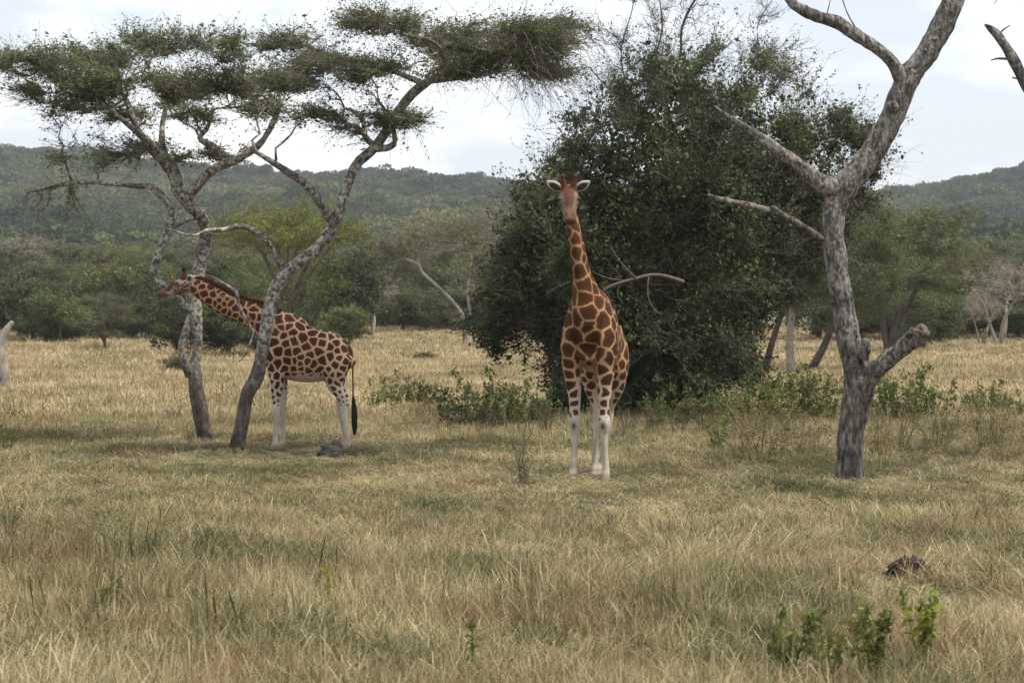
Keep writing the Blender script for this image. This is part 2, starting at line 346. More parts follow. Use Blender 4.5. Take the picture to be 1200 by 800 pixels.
def blades(mb, r, n, spread, h, width, lean, tone, bias=(0, 0), curl=0.5, head=0.0):
    """n curved grass blades, three segments each"""
    ph = r.uniform(0, 2 * np.pi, n); rr = spread * np.sqrt(r.uniform(0, 1, n))
    base = np.stack([rr * np.cos(ph), rr * np.sin(ph), np.full(n, -0.02)], 1)
    hh = h * r.uniform(0.45, 1.1, n)
    a = r.uniform(0, 2 * np.pi, n); ln = lean * np.abs(r.normal(0.6, 0.5, n))
    d = np.stack([np.cos(a) * ln + bias[0], np.sin(a) * ln + bias[1], np.ones(n)], 1)
    d2 = d.copy(); d2[:, :2] *= 1 + curl * 2; d2[:, 2] *= 1 - curl * 0.55
    t = np.array([0, .4, .75, 1.0])
    Pt = base[:, None] + hh[:, None, None] * (t[None, :, None] * nrm(d)[:, None] * (1 - t[None, :, None] * .5) + (t ** 2)[None, :, None] * nrm(d2)[:, None] * .5)
    side = np.stack([-np.sin(a + r.normal(0, .6, n)), np.cos(a + r.normal(0, .6, n)), np.zeros(n)], 1)
    wd = width * r.uniform(.6, 1.3, n)[:, None, None] * np.array([1, .85, .6, .12])[None, :, None]
    hd = r.uniform(0, 1, n) < head
    wd[hd, 2] *= 3.0; wd[hd, 3] *= 8
    Vv = np.stack([Pt - side[:, None] * wd * .5, Pt + side[:, None] * wd * .5], 2)   # n,4,2,3
    b = np.arange(n)[:, None] * 8 + np.arange(3)[None] * 2
    Q = np.stack([b, b + 1, b + 3, b + 2], -1).reshape(-1, 4)
    tn = np.clip(r.normal(tone, 0.21, n), 0, 1)
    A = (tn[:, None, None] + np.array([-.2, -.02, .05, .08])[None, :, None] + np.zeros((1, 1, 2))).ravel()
    mb.add(Vv.reshape(-1, 3), Q, a=A)

gp = []
r = np.random.default_rng(3)
for k in range(4):      # 0-3 low matted turf, dense patches
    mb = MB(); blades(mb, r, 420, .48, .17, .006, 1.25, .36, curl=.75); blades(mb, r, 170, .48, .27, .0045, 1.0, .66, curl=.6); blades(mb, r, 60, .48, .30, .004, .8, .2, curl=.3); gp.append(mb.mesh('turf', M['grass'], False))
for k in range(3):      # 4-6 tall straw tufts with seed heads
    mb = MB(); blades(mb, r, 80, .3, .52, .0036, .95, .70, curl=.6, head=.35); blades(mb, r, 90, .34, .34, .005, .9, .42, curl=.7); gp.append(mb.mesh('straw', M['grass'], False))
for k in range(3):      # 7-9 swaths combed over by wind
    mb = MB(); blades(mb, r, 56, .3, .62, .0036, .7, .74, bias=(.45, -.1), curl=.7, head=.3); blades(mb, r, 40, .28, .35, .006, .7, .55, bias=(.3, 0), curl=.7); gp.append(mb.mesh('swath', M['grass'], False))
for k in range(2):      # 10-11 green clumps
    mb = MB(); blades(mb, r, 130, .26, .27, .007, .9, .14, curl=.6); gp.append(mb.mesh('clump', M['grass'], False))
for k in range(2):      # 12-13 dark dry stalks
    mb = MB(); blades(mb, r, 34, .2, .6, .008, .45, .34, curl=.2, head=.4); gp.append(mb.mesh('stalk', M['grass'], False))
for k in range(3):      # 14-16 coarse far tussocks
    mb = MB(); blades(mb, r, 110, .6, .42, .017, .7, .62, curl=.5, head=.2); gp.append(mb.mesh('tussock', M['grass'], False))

def fbm(x, y, seed, f): return snoise(np.stack([x, y * 0.7, np.full_like(x, 3.1)], 1), seed, f)
def grass_points(y0, y1, margin, dens):
    half = lambda y: 0.218 * y + margin
    n = int(dens * (half(y0) + half(y1)) * (y1 - y0))
    y = rng.uniform(y0, y1, int(n * 1.25)); x = rng.uniform(-1, 1, len(y)) * half(y1)
    k = np.abs(x) < half(y); return x[k], y[k]
GP, GR, GS, GI = [], [], [], []
def put(x, y, idx, s, sz=None, rot=None, tilt=.12):
    n = len(x); GP.append(np.stack([x, y, height(x, y)], 1))
    GR.append(np.stack([rng.normal(0, tilt, n), rng.normal(0, tilt, n), rng.uniform(0, 2 * np.pi, n) if rot is None else rot], 1))
    sz = s if sz is None else sz
    GS.append(np.stack([s, s, sz], 1)); GI.append(np.broadcast_to(idx, (n,)))
def tallness(x, y):
    """how high the sward stands: long in the foreground, grazed short round the giraffes, long again behind"""
    t = np.interp(y, [14, 20, 26, 31, 35, 47, 58, 75, 240], [1.0, .92, .72, .46, .38, .42, .72, .95, 1.05])
    t = t * np.clip(1 + .42 * fbm(x, y, 21, .8), .4, 1.6)
    for cx, cy in ((327, 46.3), (405, 46.3), (690, 36.7), (995, 38.2), (276, 44.5), (1066, 22.9), (388, 43.8)):       # trodden down round hooves and trunks
        t = t * (1 - .82 * np.exp(-((x - gx(cx, cy)) / .8) ** 2 - ((y - cy + 1.4) / 2.2) ** 2))
    return t
# low turf everywhere near
x, y = grass_points(13, 31, 3, 5.5); t = tallness(x, y); put(x, y, rng.integers(0, 4, len(x)), rng.uniform(.9, 1.3, len(x)), rng.uniform(.9, 1.4, len(x)) * t)
x, y = grass_points(31, 62, 5, 4.2); t = tallness(x, y); put(x, y, rng.integers(0, 4, len(x)), rng.uniform(1.0, 1.6, len(x)), rng.uniform(.9, 1.5, len(x)) * t * 1.1)
# straw tufts
x, y = grass_points(13, 32, 3, 6); t = tallness(x, y); k = fbm(x, y, 4, .45) + rng.normal(0, .5, len(x)) > -.25; x, y, t = x[k], y[k], t[k]
put(x, y, rng.integers(4, 7, len(x)), rng.uniform(.7, 1.15, len(x)), rng.uniform(.55, 1.05, len(x)) * t)
x, y = grass_points(32, 62, 5, 3.2); t = tallness(x, y); k = fbm(x, y, 4, .45) + rng.normal(0, .5, len(x)) > -.1; x, y, t = x[k], y[k], t[k]
put(x, y, rng.integers(4, 7, len(x)), rng.uniform(.8, 1.3, len(x)), rng.uniform(.45, .95, len(x)) * t)
# wind-combed swaths in bands
x, y = grass_points(13, 30, 3, 3.5); k = fbm(x, y, 9, .42) + rng.normal(0, .4, len(x)) > .2; x, y = x[k], y[k]; t = tallness(x, y)
put(x, y, rng.integers(7, 10, len(x)), rng.uniform(.8, 1.3, len(x)), rng.uniform(.6, 1.1, len(x)) * t, rng.normal(.4, 1.3, len(x)))
# one long swath lying over to the right
u = rng.uniform(0, 1, 34); y = 20.6 + 5.5 * u + rng.normal(0, .3, 34); x = gx(700 + 190 * u, y) + rng.normal(0, .2, 34)
put(x, y, rng.integers(7, 10, 34), rng.uniform(.9, 1.3, 34), rng.uniform(.7, 1.1, 34), rng.normal(.35, .4, 34))
# green clumps and dark stalks
x, y = grass_points(13, 60, 4, 4.0); k = fbm(x, y, 14, .6) + rng.normal(0, .3, len(x)) > .05; x, y = x[k], y[k]; t = tallness(x, y)
put(x, y, rng.integers(10, 12, len(x)), rng.uniform(.6, 1.3, len(x)), rng.uniform(.6, 1.2, len(x)) * t)
x, y = grass_points(18, 64, 4, 2.6); k = (fbm(x, y, 17, .5) + rng.normal(0, .3, len(x)) + .5 * (y > 46) > .45); x, y = x[k], y[k]; t = tallness(x, y)
put(x, y, rng.integers(12, 14, len(x)), rng.uniform(.6, 1.2, len(x)), rng.uniform(.6, 1.1, len(x)) * t)
# the far meadow
x, y = grass_points(60, 120, 8, 5.0); put(x, y, rng.integers(14, 17, len(x)), rng.uniform(.8, 1.3, len(x)), rng.uniform(.6, 1.1, len(x)) * (1 + .3 * fbm(x, y, 31, .15)))
x, y = grass_points(120, 238, 10, 1.6); put(x, y, rng.integers(14, 17, len(x)), rng.uniform(1.2, 1.9, len(x)), rng.uniform(.7, 1.1, len(x)) * (1 + .3 * fbm(x, y, 31, .15)))
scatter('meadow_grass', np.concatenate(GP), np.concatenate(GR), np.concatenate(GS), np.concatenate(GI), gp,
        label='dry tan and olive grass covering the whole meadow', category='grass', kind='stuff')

# ---------------------------------------------------------------- tree growing
class Tree:
    def __init__(s, seed):
        s.r = np.random.default_rng(seed); s.seed = seed
        s.wood = MB(); s.twig = MB(); s.leaf = MB()
        s.np_, s.nr, s.nd, s.lv = [], [], [], []
    def _nodes(s, A, lv):
        d = nrm(np.gradient(A[:, :3], axis=0))
        s.np_.append(A[:, :3]); s.nr.append(A[:, 3]); s.nd.append(d); s.lv.append(np.full(len(A), lv))
    def limb(s, path, sides=12, seg=.12, rough=.10, flare=0., nodes=True, skip=0, nf=3.0, cap=True, ridge=0.):
        A = trunk(s.wood, path, sides, seg, rough, s.seed + len(s.np_), cap, flare, nf, ridge)
        if nodes: s._nodes(A[skip:], 0)
        return A
    def branch_to(s, att, lv, rmax, tip, sides=5, k=7, sag=0.0, jit=.05, zpen=.6, batch=24, minlv=0, flat=0.3, mb=None):
        """grow branches from the nearest wood to each of the points att"""
        att = np.asarray(att); mb = mb or s.wood
        NP = np.concatenate(s.np_); o = np.argsort(((att[:, None] - NP[None, ::6]) ** 2).sum(-1).min(1)) if len(att) * len(NP) < 4e7 else s.r.permutation(len(att))
        att = att[o]
        for b in range(0, len(att), batch):
            A = att[b:b + batch]
            NP = np.concatenate(s.np_); NR = np.concatenate(s.nr); ND = np.concatenate(s.nd)
            if len(NP) > 9000:
                sel = s.r.choice(len(NP), 9000, False); NP, NR, ND = NP[sel], NR[sel], ND[sel]
            dv = A[:, None] - NP[None]; ds = np.linalg.norm(dv, axis=-1) + zpen * np.maximum(0, -dv[..., 2]) + (NR < tip * 1.3) * .5
            i = ds.argmin(1); p0 = NP[i]; d = np.linalg.norm(A - p0, axis=1)[:, None] + 1e-6
            r0 = np.minimum(np.minimum(NR[i] * .75, rmax), tip + .022 * d[:, 0] ** 1.1)
            dirn = (A - p0) / d
            fl = dirn.copy(); fl[:, 2] *= (1 - flat); fl = nrm(fl)
            p1 = p0 + (ND[i] * .45 + dirn * .55) * d * .35; p2 = A - fl * d * .35 + np.array([0, 0, 1]) * d * sag
            t = np.linspace(0, 1, k)[None, :, None]
            C = (1 - t) ** 3 * p0[:, None] + 3 * (1 - t) ** 2 * t * p1[:, None] + 3 * (1 - t) * t ** 2 * p2[:, None] + t ** 3 * A[:, None]
            C[:, 1:] += s.r.normal(0, 1, C[:, 1:].shape) * (d * jit)[:, None]
            R = r0[:, None] + (tip - r0[:, None]) * np.linspace(0, 1, k)[None] ** .8
            V, Q = tubes(C, R, sides); mb.add(V, Q)
            for c, q in zip(C, R): s._nodes(np.column_stack([c[1:], q[1:]]), lv)
    def clump(s, f, thr, k=0): return lambda p: snoise(p * np.array([1, 1, 1.8]), s.seed + 900 + k, f) > thr
    def twigs(s, n, length, rad, minlv=1, out=None, flat=.5, down=0., rnd=.6, box=None, sides=3, k=3, grav=0.0, keep=None, mb=None):
        """fine twigs; returns their points for leaves"""
        NP = np.concatenate(s.np_); ND = np.concatenate(s.nd); LV = np.concatenate(s.lv); NR = np.concatenate(s.nr)
        ok = LV >= minlv
        if box is not None: ok &= box(NP)
        id_ = np.nonzero(ok)[0]
        if len(id_) == 0: return np.zeros((0, k, 3))
        i = s.r.choice(id_, n); p = NP[i]
        d = ND[i] * .6 + s.r.normal(0, rnd, (n, 3))
        if out is not None:
            o = p - np.asarray(out); o[:, 2] *= .3; d += nrm(o) * .7
        d[:, 2] *= (1 - flat); d[:, 2] -= down; d = nrm(d)
        ln = length * s.r.uniform(.5, 1.3, n)
        t = np.linspace(0, 1, k)
        C = p[:, None] + d[:, None] * ln[:, None, None] * t[None, :, None]
        C[:, :, 2] -= grav * ln[:, None] * t[None] ** 2
        C[:, 1:] += s.r.normal(0, 1, (n, k - 1, 3)) * ln[:, None, None] * .07
        R = rad * s.r.uniform(.7, 1.3, n)[:, None] * np.linspace(1, .35, k)[None]
        V, Q = tubes(C, R, sides); (mb or s.twig).add(V, Q)
        return C
    def leaf_on(s, C, per, size, off=.05, **kw):
        """per leaves along the outer part of each twig"""
        if len(C) == 0: return
        n, k, _ = C.shape; m = n * per
        a = np.repeat(np.arange(n), per); t = s.r.uniform(.25, 1, m) * (k - 1); j = np.minimum(t.astype(int), k - 2); f = (t - j)[:, None]
        c = C[a, j] * (1 - f) + C[a, j + 1] * f + s.r.normal(0, off, (m, 3))
        V, Q = leaves(c, size, s.r, **kw)
        tn = np.repeat(s.r.uniform(.1, .9, n), per) * .6 + s.r.uniform(0, 1, m) * .4
        s.leaf.add(V, Q, a=np.repeat(tn, 4))
    def leaf_at(s, c, size, **kw):
        V, Q = leaves(c, size, s.r, **kw); s.leaf.add(V, Q, a=np.repeat(s.r.uniform(0, 1, len(c)), 4))
    def meshes(s, name, mw, mt, ml):
        d = {}
        if s.wood.n: d['trunk'] = s.wood.mesh(name + '_trunk', mw)
        if s.twig.n: d['twigs'] = s.twig.mesh(name + '_twigs', mt)
        if s.leaf.n: d['crown'] = s.leaf.mesh(name + '_crown', ml, False)
        return d

def ell(r, n, c, rad, power=.5, top=None):
    """points in an ellipsoid, towards its shell for small power"""
    d = nrm(r.normal(size=(n, 3))); u = r.uniform(0, 1, n) ** power
    return np.asarray(c) + d * u[:, None] * np.asarray(rad)
def pl(rows, y0, ref=None):
    """traced limb: rows (px, py, half width px, extra depth m)"""
    return np.array([[*P(a[0], a[1], y0 + (a[3] if len(a) > 3 else 0)), a[2] / F * y0] for a in rows])
def place(name, d, loc, rz=0., sc=1.0, swap=None):
    e = empty(name, loc, rz, sc)
    for k, me in d.items():
        c = obj(k, me, e)
        if swap and k in swap:          # same mesh, its own colour
            c.material_slots[0].link = 'OBJECT'; c.material_slots[0].material = swap[k]
        if k in ('twigs', 'crown', 'foliage', 'stalks'): c['kind'] = 'stuff'
    return e
def settle(me, o): me.transform(__import__('mathutils').Matrix.Translation([-float(a) for a in o]))

# ================================================================ the two acacias round the left giraffe
def acacia_one():
    pl = lambda rows, y0: globals()['pl']([(a[0], a[1], a[2] * .88, *a[3:]) for a in rows], y0)
    Y = 49.3; b = P(241, 524, Y); t = Tree(11); b[2] = gz(b[0], Y)
    t.limb(pl([(244, 530, 11), (241, 512, 10.5), (236, 489, 9.5), (230, 455, 10), (228, 432, 9), (231, 412, 6.2), (232, 394, 6.2), (229, 374, 9), (227, 350, 10.5), (231, 324, 9), (236, 300, 8.5), (241, 275, 8.5), (236, 255, 8.5), (222, 240, 9), (209, 222, 8.5), (203, 203, 8.5), (190, 185, 8), (176, 172, 6.5), (160, 150, 5), (152, 128, 3.5)], Y), 16, .09, .14, .25, skip=60)
    t.limb(pl([(224, 440, 7), (216, 421, 6, -.05), (214, 403, 5.5, -.05), (219, 386, 6, -.03), (225, 368, 7)], Y), 10, .09, .14, nodes=False)
    t.limb(pl([(227, 366, 6, -.05), (210, 352, 5.5, -.1), (192, 335, 5.5, -.1), (180, 321, 5.5, -.1), (187, 297, 5.5, -.1), (197, 270, 5.5), (201, 250, 5.2), (195, 236, 5), (187, 227, 5), (177, 219, 4.6), (160, 218, 3.6), (135, 216, 3.3), (111, 214, 3, .2), (81, 215, 2.8, .3), (55, 221, 2, .4), (32, 225, 1.2, .5)], Y), 10, .09, .12, skip=34)
    t.limb(pl([(216, 236, 7), (232, 217, 6.5, -.2), (250, 199, 6, -.4), (280, 186, 5.5, -.6), (304, 169, 4.8, -.8), (318, 148, 4, -1), (330, 120, 3, -1.2)], Y), 10, .1, .12)
    t.limb(pl([(283, 186, 5, -.6), (267, 184, 4.5, -.4), (250, 172, 4.5, -.1), (234, 162, 4, .2), (243, 150, 3.2, .4), (250, 125, 2.4, .6)], Y), 8, .1, .12)
    t.limb(pl([(203, 205, 6), (192, 175, 5, .5), (190, 150, 4, .9), (196, 120, 3, 1.2)], Y), 8, .1, .12)
    t.limb(pl([(185, 180, 5), (172, 165, 4.5, -.6), (150, 146, 3.5, -1.1), (120, 120, 2.6, -1.5)], Y), 8, .1, .12)
    t.limb(pl([(200, 268, 3), (215, 261, 2, -.1), (235, 254, 1.5, -.2)], Y), 6, .1, .1)
    r = t.r; s = Y / F
    def cv(n, px, py, rx, ry, rdepth): return ell(r, n, P(px, py, Y), (rx * s, rdepth, ry * s), .45)
    lob = [(58, 84, 56, 20), (40, 112, 36, 12), (112, 68, 46, 17), (128, 108, 52, 20), (190, 60, 52, 15), (196, 98, 54, 22), (252, 64, 44, 18), (268, 104, 48, 22), (312, 84, 36, 20), (160, 134, 44, 10), (88, 132, 34, 9), (232, 134, 40, 9), (300, 128, 30, 10)]
    dz = [r.uniform(-1.5, 1.5) for _ in lob]
    def lobes(k): return np.concatenate([ell(r, max(2, int(k * l[2] * l[3] / 900)), P(l[0], l[1], Y) + np.array([0, q, 0]), (l[2] * s, .9, l[3] * s), .45) for l, q in zip(lob, dz)])
    att = np.concatenate([lobes(5), cv(5, 130, 176, 72, 16, 1.2), cv(3, 245, 180, 50, 10, 1)])
    t.branch_to(att, 1, .06, .012, 5, 8, .06, .04)
    att = np.concatenate([lobes(27), cv(15, 125, 180, 82, 20, 1.3), cv(9, 245, 182, 55, 16, 1.1)])
    t.branch_to(att, 2, .016, .006, 4, 6, .03, .05, zpen=.3)
    ctr = P(185, 190, Y)
    top = lambda p: p[:, 2] > P(0, 206, Y)[2]
    cl = t.clump(2.0, -.45); C = t.twigs(8500, .48, .0048, 1, ctr, .5, -.10, .6, lambda p: top(p) & cl(p))
    t.leaf_on(C[:7600], 6, .056, .026, asp=.5, flat=.55)
    C = t.twigs(1500, .6, .005, 1, ctr, .2, .2, .6, top)       # bare hanging twigs
    # hanging bits of the low side branch
    for (px, py, dx, dy) in ((140/2.963, 222, -2, 30), (48, 224, 4, 22), (82, 218, -6, 40), (82, 220, 20, 46), (84, 218, 14, 30), (60, 222, -3, 16)):
        A = pl([(px, py, 1.1, .3), (px + dx * .3, py + dy * .45, .9, .3), (px + dx, py + dy, .6, .3)], Y); t.limb(A, 5, .1, .05)
    near = lambda p: (p[:, 0] < gx(112, Y)) & (p[:, 2] < P(0, 208, Y)[2]) & (p[:, 2] > P(0, 290, Y)[2])
    C = t.twigs(160, .16, .004, 0, None, .1, .2, .7, near); t.leaf_on(C, 5, .05, .03)
    return t, b
def acacia_two():
    pl = lambda rows, y0: globals()['pl']([(a[0], a[1], a[2] * .88, *a[3:]) for a in rows], y0)
    Y = 44.9; t = Tree(23); b = P(276, 533, Y); b[2] = gz(b[0], Y)
    t.limb(pl([(274, 541, 9.5), (276, 530, 9.5), (284, 495, 9), (290, 462, 8.5), (302, 440, 9.5), (308, 408, 9), (315, 368, 9), (322, 341, 9.5), (337, 319, 9), (356, 303, 8.5), (376, 287, 8), (392, 262, 8.5), (404, 226, 7.2), (417, 194, 7), (437, 175, 7), (452, 155, 6.8), (466, 132, 6.4), (482, 111, 6), (500, 97, 5.6), (520, 84, 4.8, .2), (545, 67, 3.8, .5), (575, 60, 2.6, .7)], Y), 16, .09, .13, .25, skip=84)
    t.limb(pl([(393, 266, 6.5), (378, 243, 6, -.1), (361, 219, 5.6, -.3), (338, 202, 5, -.5), (316, 188, 4.2, -.7), (300, 178, 3, -.9)], Y), 9, .1, .12)
    t.limb(pl([(333, 318, 5, 0), (320, 294, 4.2, -.3), (304, 275, 4, -.5), (283, 265, 3.6, -.7), (263, 269, 3, -.8), (243, 270, 2.6, -.9), (225, 276, 1.5, -1), (196, 268, .8, -1)], Y), 8, .09, .12, nodes=False)
    t.limb(pl([(440, 174, 5.5), (455, 173, 5, -.2), (463, 166, 4, -.3), (460, 150, 3, -.2)], Y), 8, .09, .12)
    t.limb(pl([(440, 172, 4.5), (428, 160, 4, .3), (425, 140, 3.4, .5), (410, 128, 2.6, .8)], Y), 8, .1, .12)
    t.limb(pl([(497, 99, 5), (482, 92, 4, .5), (450, 80, 3.2, 1), (400, 68, 2.4, 1.3), (350, 52, 1.6, 1.5)], Y), 8, .1, .1)
    t.limb(pl([(505, 94, 5), (530, 92, 4, -.6), (570, 86, 3.2, -1.0), (610, 78, 2.2, -1.3)], Y), 8, .1, .1)
    t.limb(pl([(515, 86, 4.5), (520, 66, 3.4, -.7), (505, 48, 2.4, -1.2), (470, 40, 1.6, -1.5)], Y), 8, .1, .1)
    # dead broken twig hanging across the giraffe's neck
    n0 = len(t.np_)
    t.limb(pl([(309, 402, 2.6, -.15), (297, 387, 2.2, -.4), (281, 360, 2, -.5), (277, 342, 1.8, -.5), (262, 332, 1.6, -.5), (247, 323, 1.0, -.55)], Y), 6, .06, .15, nodes=False)
    t.limb(pl([(298, 388, 1.6, -.4), (294, 400, 1.4, -.45), (288, 415, 1.1, -.5), (280, 424, .7, -.5)], Y), 5, .06, .15, nodes=False)
    t.limb(pl([(279, 350, 1.1, -.5), (262, 347, .8, -.6), (250, 352, .5, -.6)], Y), 5, .06, .1, nodes=False)
    r = t.r; s = Y / F
    def cv(n, px, py, rx, ry, rd, dy=0): return ell(r, n, P(px, py, Y) + np.array([0, dy, 0]), (rx * s, rd, ry * s), .45)
    lob = [(348, 46, 54, 11), (388, 72, 56, 14), (450, 36, 58, 14), (438, 92, 52, 13), (508, 52, 54, 16), (560, 32, 60, 12), (572, 76, 56, 17), (622, 52, 58, 16), (655, 26, 38, 9), (625, 86, 40, 12), (372, 138, 46, 9), (432, 146, 44, 10), (486, 144, 30, 9), (350, 98, 40, 12), (520, 90, 36, 10)]
    dz = [r.uniform(-1.4, 1.4) if l[1] < 120 else r.uniform(-.6, .6) for l in lob]
    def lobes(k): return np.concatenate([ell(r, max(2, int(k * l[2] * l[3] / 900)), P(l[0], l[1], Y) + np.array([0, q, 0]), (l[2] * s, .85, l[3] * s), .45) for l, q in zip(lob, dz)])
    t.branch_to(lobes(5), 1, .055, .011, 5, 8, .05, .035)
    t.branch_to(lobes(32), 2, .014, .0055, 4, 6, .02, .05, zpen=.3)
    ctr = P(480, 150, Y); top = lambda p: p[:, 2] > P(0, 170, Y)[2]
    cl = t.clump(2.0, -.45); C = t.twigs(7800, .52, .0046, 1, ctr, .6, -.07, .55, lambda p: top(p) & cl(p)); t.leaf_on(C[:6400], 6, .053, .026, asp=.5, flat=.6)
    C = t.twigs(1200, .7, .005, 1, ctr, .25, .2, .55, lambda p: top(p) & (p[:, 0] > gx(400, Y)), grav=.18); t.leaf_on(C[:900], 4, .05, .03)
    C = t.twigs(420, .85, .006, 1, P(520, 60, Y), .2, .36, .4, lambda p: top(p) & (p[:, 0] > gx(560, Y)), grav=.25, k=5)
    return t, b
for fn, lab in ((acacia_one, 'flat-topped acacia with twisted lichened trunk behind the browsing giraffe\'s head'), (acacia_two, 'leaning flat-topped acacia whose trunk crosses the browsing giraffe\'s shoulder')):
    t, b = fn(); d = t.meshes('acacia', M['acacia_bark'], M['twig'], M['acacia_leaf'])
    for me in d.values(): settle(me, b)
    tag(place('acacia_tree', d, b), lab, 'tree')

# ================================================================ the dead tree on the right
def dead_tree():
    pl = lambda rows, y0: globals()['pl']([(a[0], a[1], a[2] * .93, *a[3:]) for a in rows], y0)
    Y = 38.7; t = Tree(31); b = P(995, 562, Y); b[2] = gz(b[0], Y)
    t.limb(pl([(994, 572, 18), (995, 556, 17), (996, 532, 16.5), (997, 507, 17), (1001, 480, 18.5), (1006, 455, 21), (1005, 432, 19), (997, 403, 15.5), (990, 370, 14.5), (984, 335, 14), (979, 301, 13.5), (977, 267, 13.5), (980, 238, 15.5), (994, 216, 17.5), (1016, 188, 15.5), (1036, 158, 15.5), (1050, 125, 15.5), (1065, 91, 15), (1087, 61, 14.5), (1104, 30, 14), (1117, 0, 13), (1130, -35, 12, .3), (1150, -80, 9, .6), (1158, -120, 6, .9)], Y), 56, .03, .10, .22, ridge=.17)
    t.limb(pl([(1058, 104, 10), (1054, 88, 9.5, -.1), (1037, 64, 8, -.2), (1003, 41, 7.8, -.3), (982, 27, 8.2, -.3), (956, 19, 7.5, -.4), (932, 7, 7, -.5), (920, -10, 6, -.5), (918, -40, 5, -.6), (900, -75, 3, -.6)], Y), 32, .03, .13, ridge=.2)
    A = t.limb(pl([(985, 226, 11), (962, 215, 11, -.1), (945, 201, 9, -.15), (915, 179, 8, -.25), (881, 155, 5.5, -.3), (856, 138, 3, -.35), (836, 124, .8, -.4)], Y), 28, .03, .2, ridge=.3)
    t.limb(pl([(972, 288, 6), (958, 277, 4.5, -.1), (935, 262, 4.5, -.2), (911, 250, 4.6, -.3), (884, 242, 4.2, -.35), (850, 235, 3.6, -.4), (829, 229, 2.6, -.4)], Y), 22, .03, .16, ridge=.2)
    t.limb(pl([(918, 252, 2.6, -.3), (908, 244, 3, -.35), (902, 243, 1.5, -.35)], Y), 8, .04, .1)
    t.limb(pl([(1003, 462, 14), (1020, 440, 13.5, -.15), (1035, 427, 12, -.3), (1057, 408, 11.5, -.45), (1074, 394, 11.5, -.6)], Y), 44, .03, .1, ridge=.18)
    t.limb(pl([(1012, 420, 6, -.25), (1015, 408, 6, -.32), (1014, 396, 3, -.36)], Y), 10, .05, .14)
    # knot on the upper trunk
    t.limb(pl([(1046, 126, 8, -.15), (1046, 125, 7, -.24), (1046, 125, 5, -.27)], Y), 12, .04, .1)
    # thin leftover twigs
    for rows in ([(1010, 44, 1.2), (995, 20, .9), (986, -4, .7), (982, -20, .5)], [(1165, 5, .6), (1172, -6, .6), (1180, -20, .6)], [(967, 23, 1.0), (972, 5, .7), (975, -15, .5)]):
        t.limb(pl(rows, Y - .3), 5, .08, .1)
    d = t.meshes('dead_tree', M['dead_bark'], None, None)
    mb = MB(); a = pl([(1072, 395.5, 11.3, -.58), (1078, 390.5, 10.8, -.64), (1085, 386, 8.5, -.7)], Y); trunk(mb, a, 30, .012, .22, 3, True, 0, 14, .25)
    d['cut_end'] = mb.mesh('cut_end', M['cut_wood'])
    for me in d.values(): settle(me, b)
    tag(place('dead_tree', d, b), 'bare dead tree with forked trunk, broken limb and sawn-off stub', 'tree')
dead_tree()
def dead_tree_edge():
    Y = 40.0; t = Tree(37); b = P(1330, 560, Y); b[2] = gz(b[0], Y)
    t.limb(pl([(1330, 572, 20), (1326, 500, 17), (1318, 400, 15), (1308, 300, 13), (1290, 230, 11), (1262, 180, 9.5), (1232, 145, 8), (1212, 115, 7), (1200, 96, 6.5), (1188, 71, 6), (1171, 44, 5.2), (1161, 34, 4.2), (1154, 29, 1.2)], Y), 14, .09, .13, .2)
    t.limb(pl([(1308, 300, 10), (1340, 230, 8), (1350, 150, 6), (1375, 80, 4), (1370, 20, 2)], Y), 10, .12, .12)
    for rows in ([(1169, 42, 1.6), (1177, 34, 1.2), (1184, 30, .7)], [(1187, 70, 1.6), (1176, 69, 1.5), (1168, 69, 1.2), (1161, 71, .6)], [(1199, 94, 1.6), (1186, 91, 1.0)]):
        t.limb(pl(rows, Y), 6, .04, .15)
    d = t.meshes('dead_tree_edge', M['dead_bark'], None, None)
    for me in d.values(): settle(me, b)
    tag(place('dead_tree', d, b), 'dead tree with a splintered bare branch pointing into the sky', 'tree')
dead_tree_edge()
def pale_stump():
    Y = 80; t = Tree(41); b = P(5, 464, Y); b[2] = gz(b[0], Y)
    t.limb(pl([(4, 472, 9), (5, 455, 8.5), (3, 432, 7.5), (0, 412, 7), (4, 395, 5), (9, 385, 4), (15, 377, 2.8)], Y), 12, .1, .16, .1)
    t.limb(pl([(-2, 420, 5), (-14, 395, 4), (-18, 360, 2.5), (-30, 335, 1.2)], Y), 8, .15, .15)
    d = t.meshes('pale_stump', M['pale_wood'], None, None)
    for me in d.values(): settle(me, b)
    tag(place('dead_stump', d, b), 'bleached broken tree stump standing alone in the dry meadow', 'stump')
pale_stump()

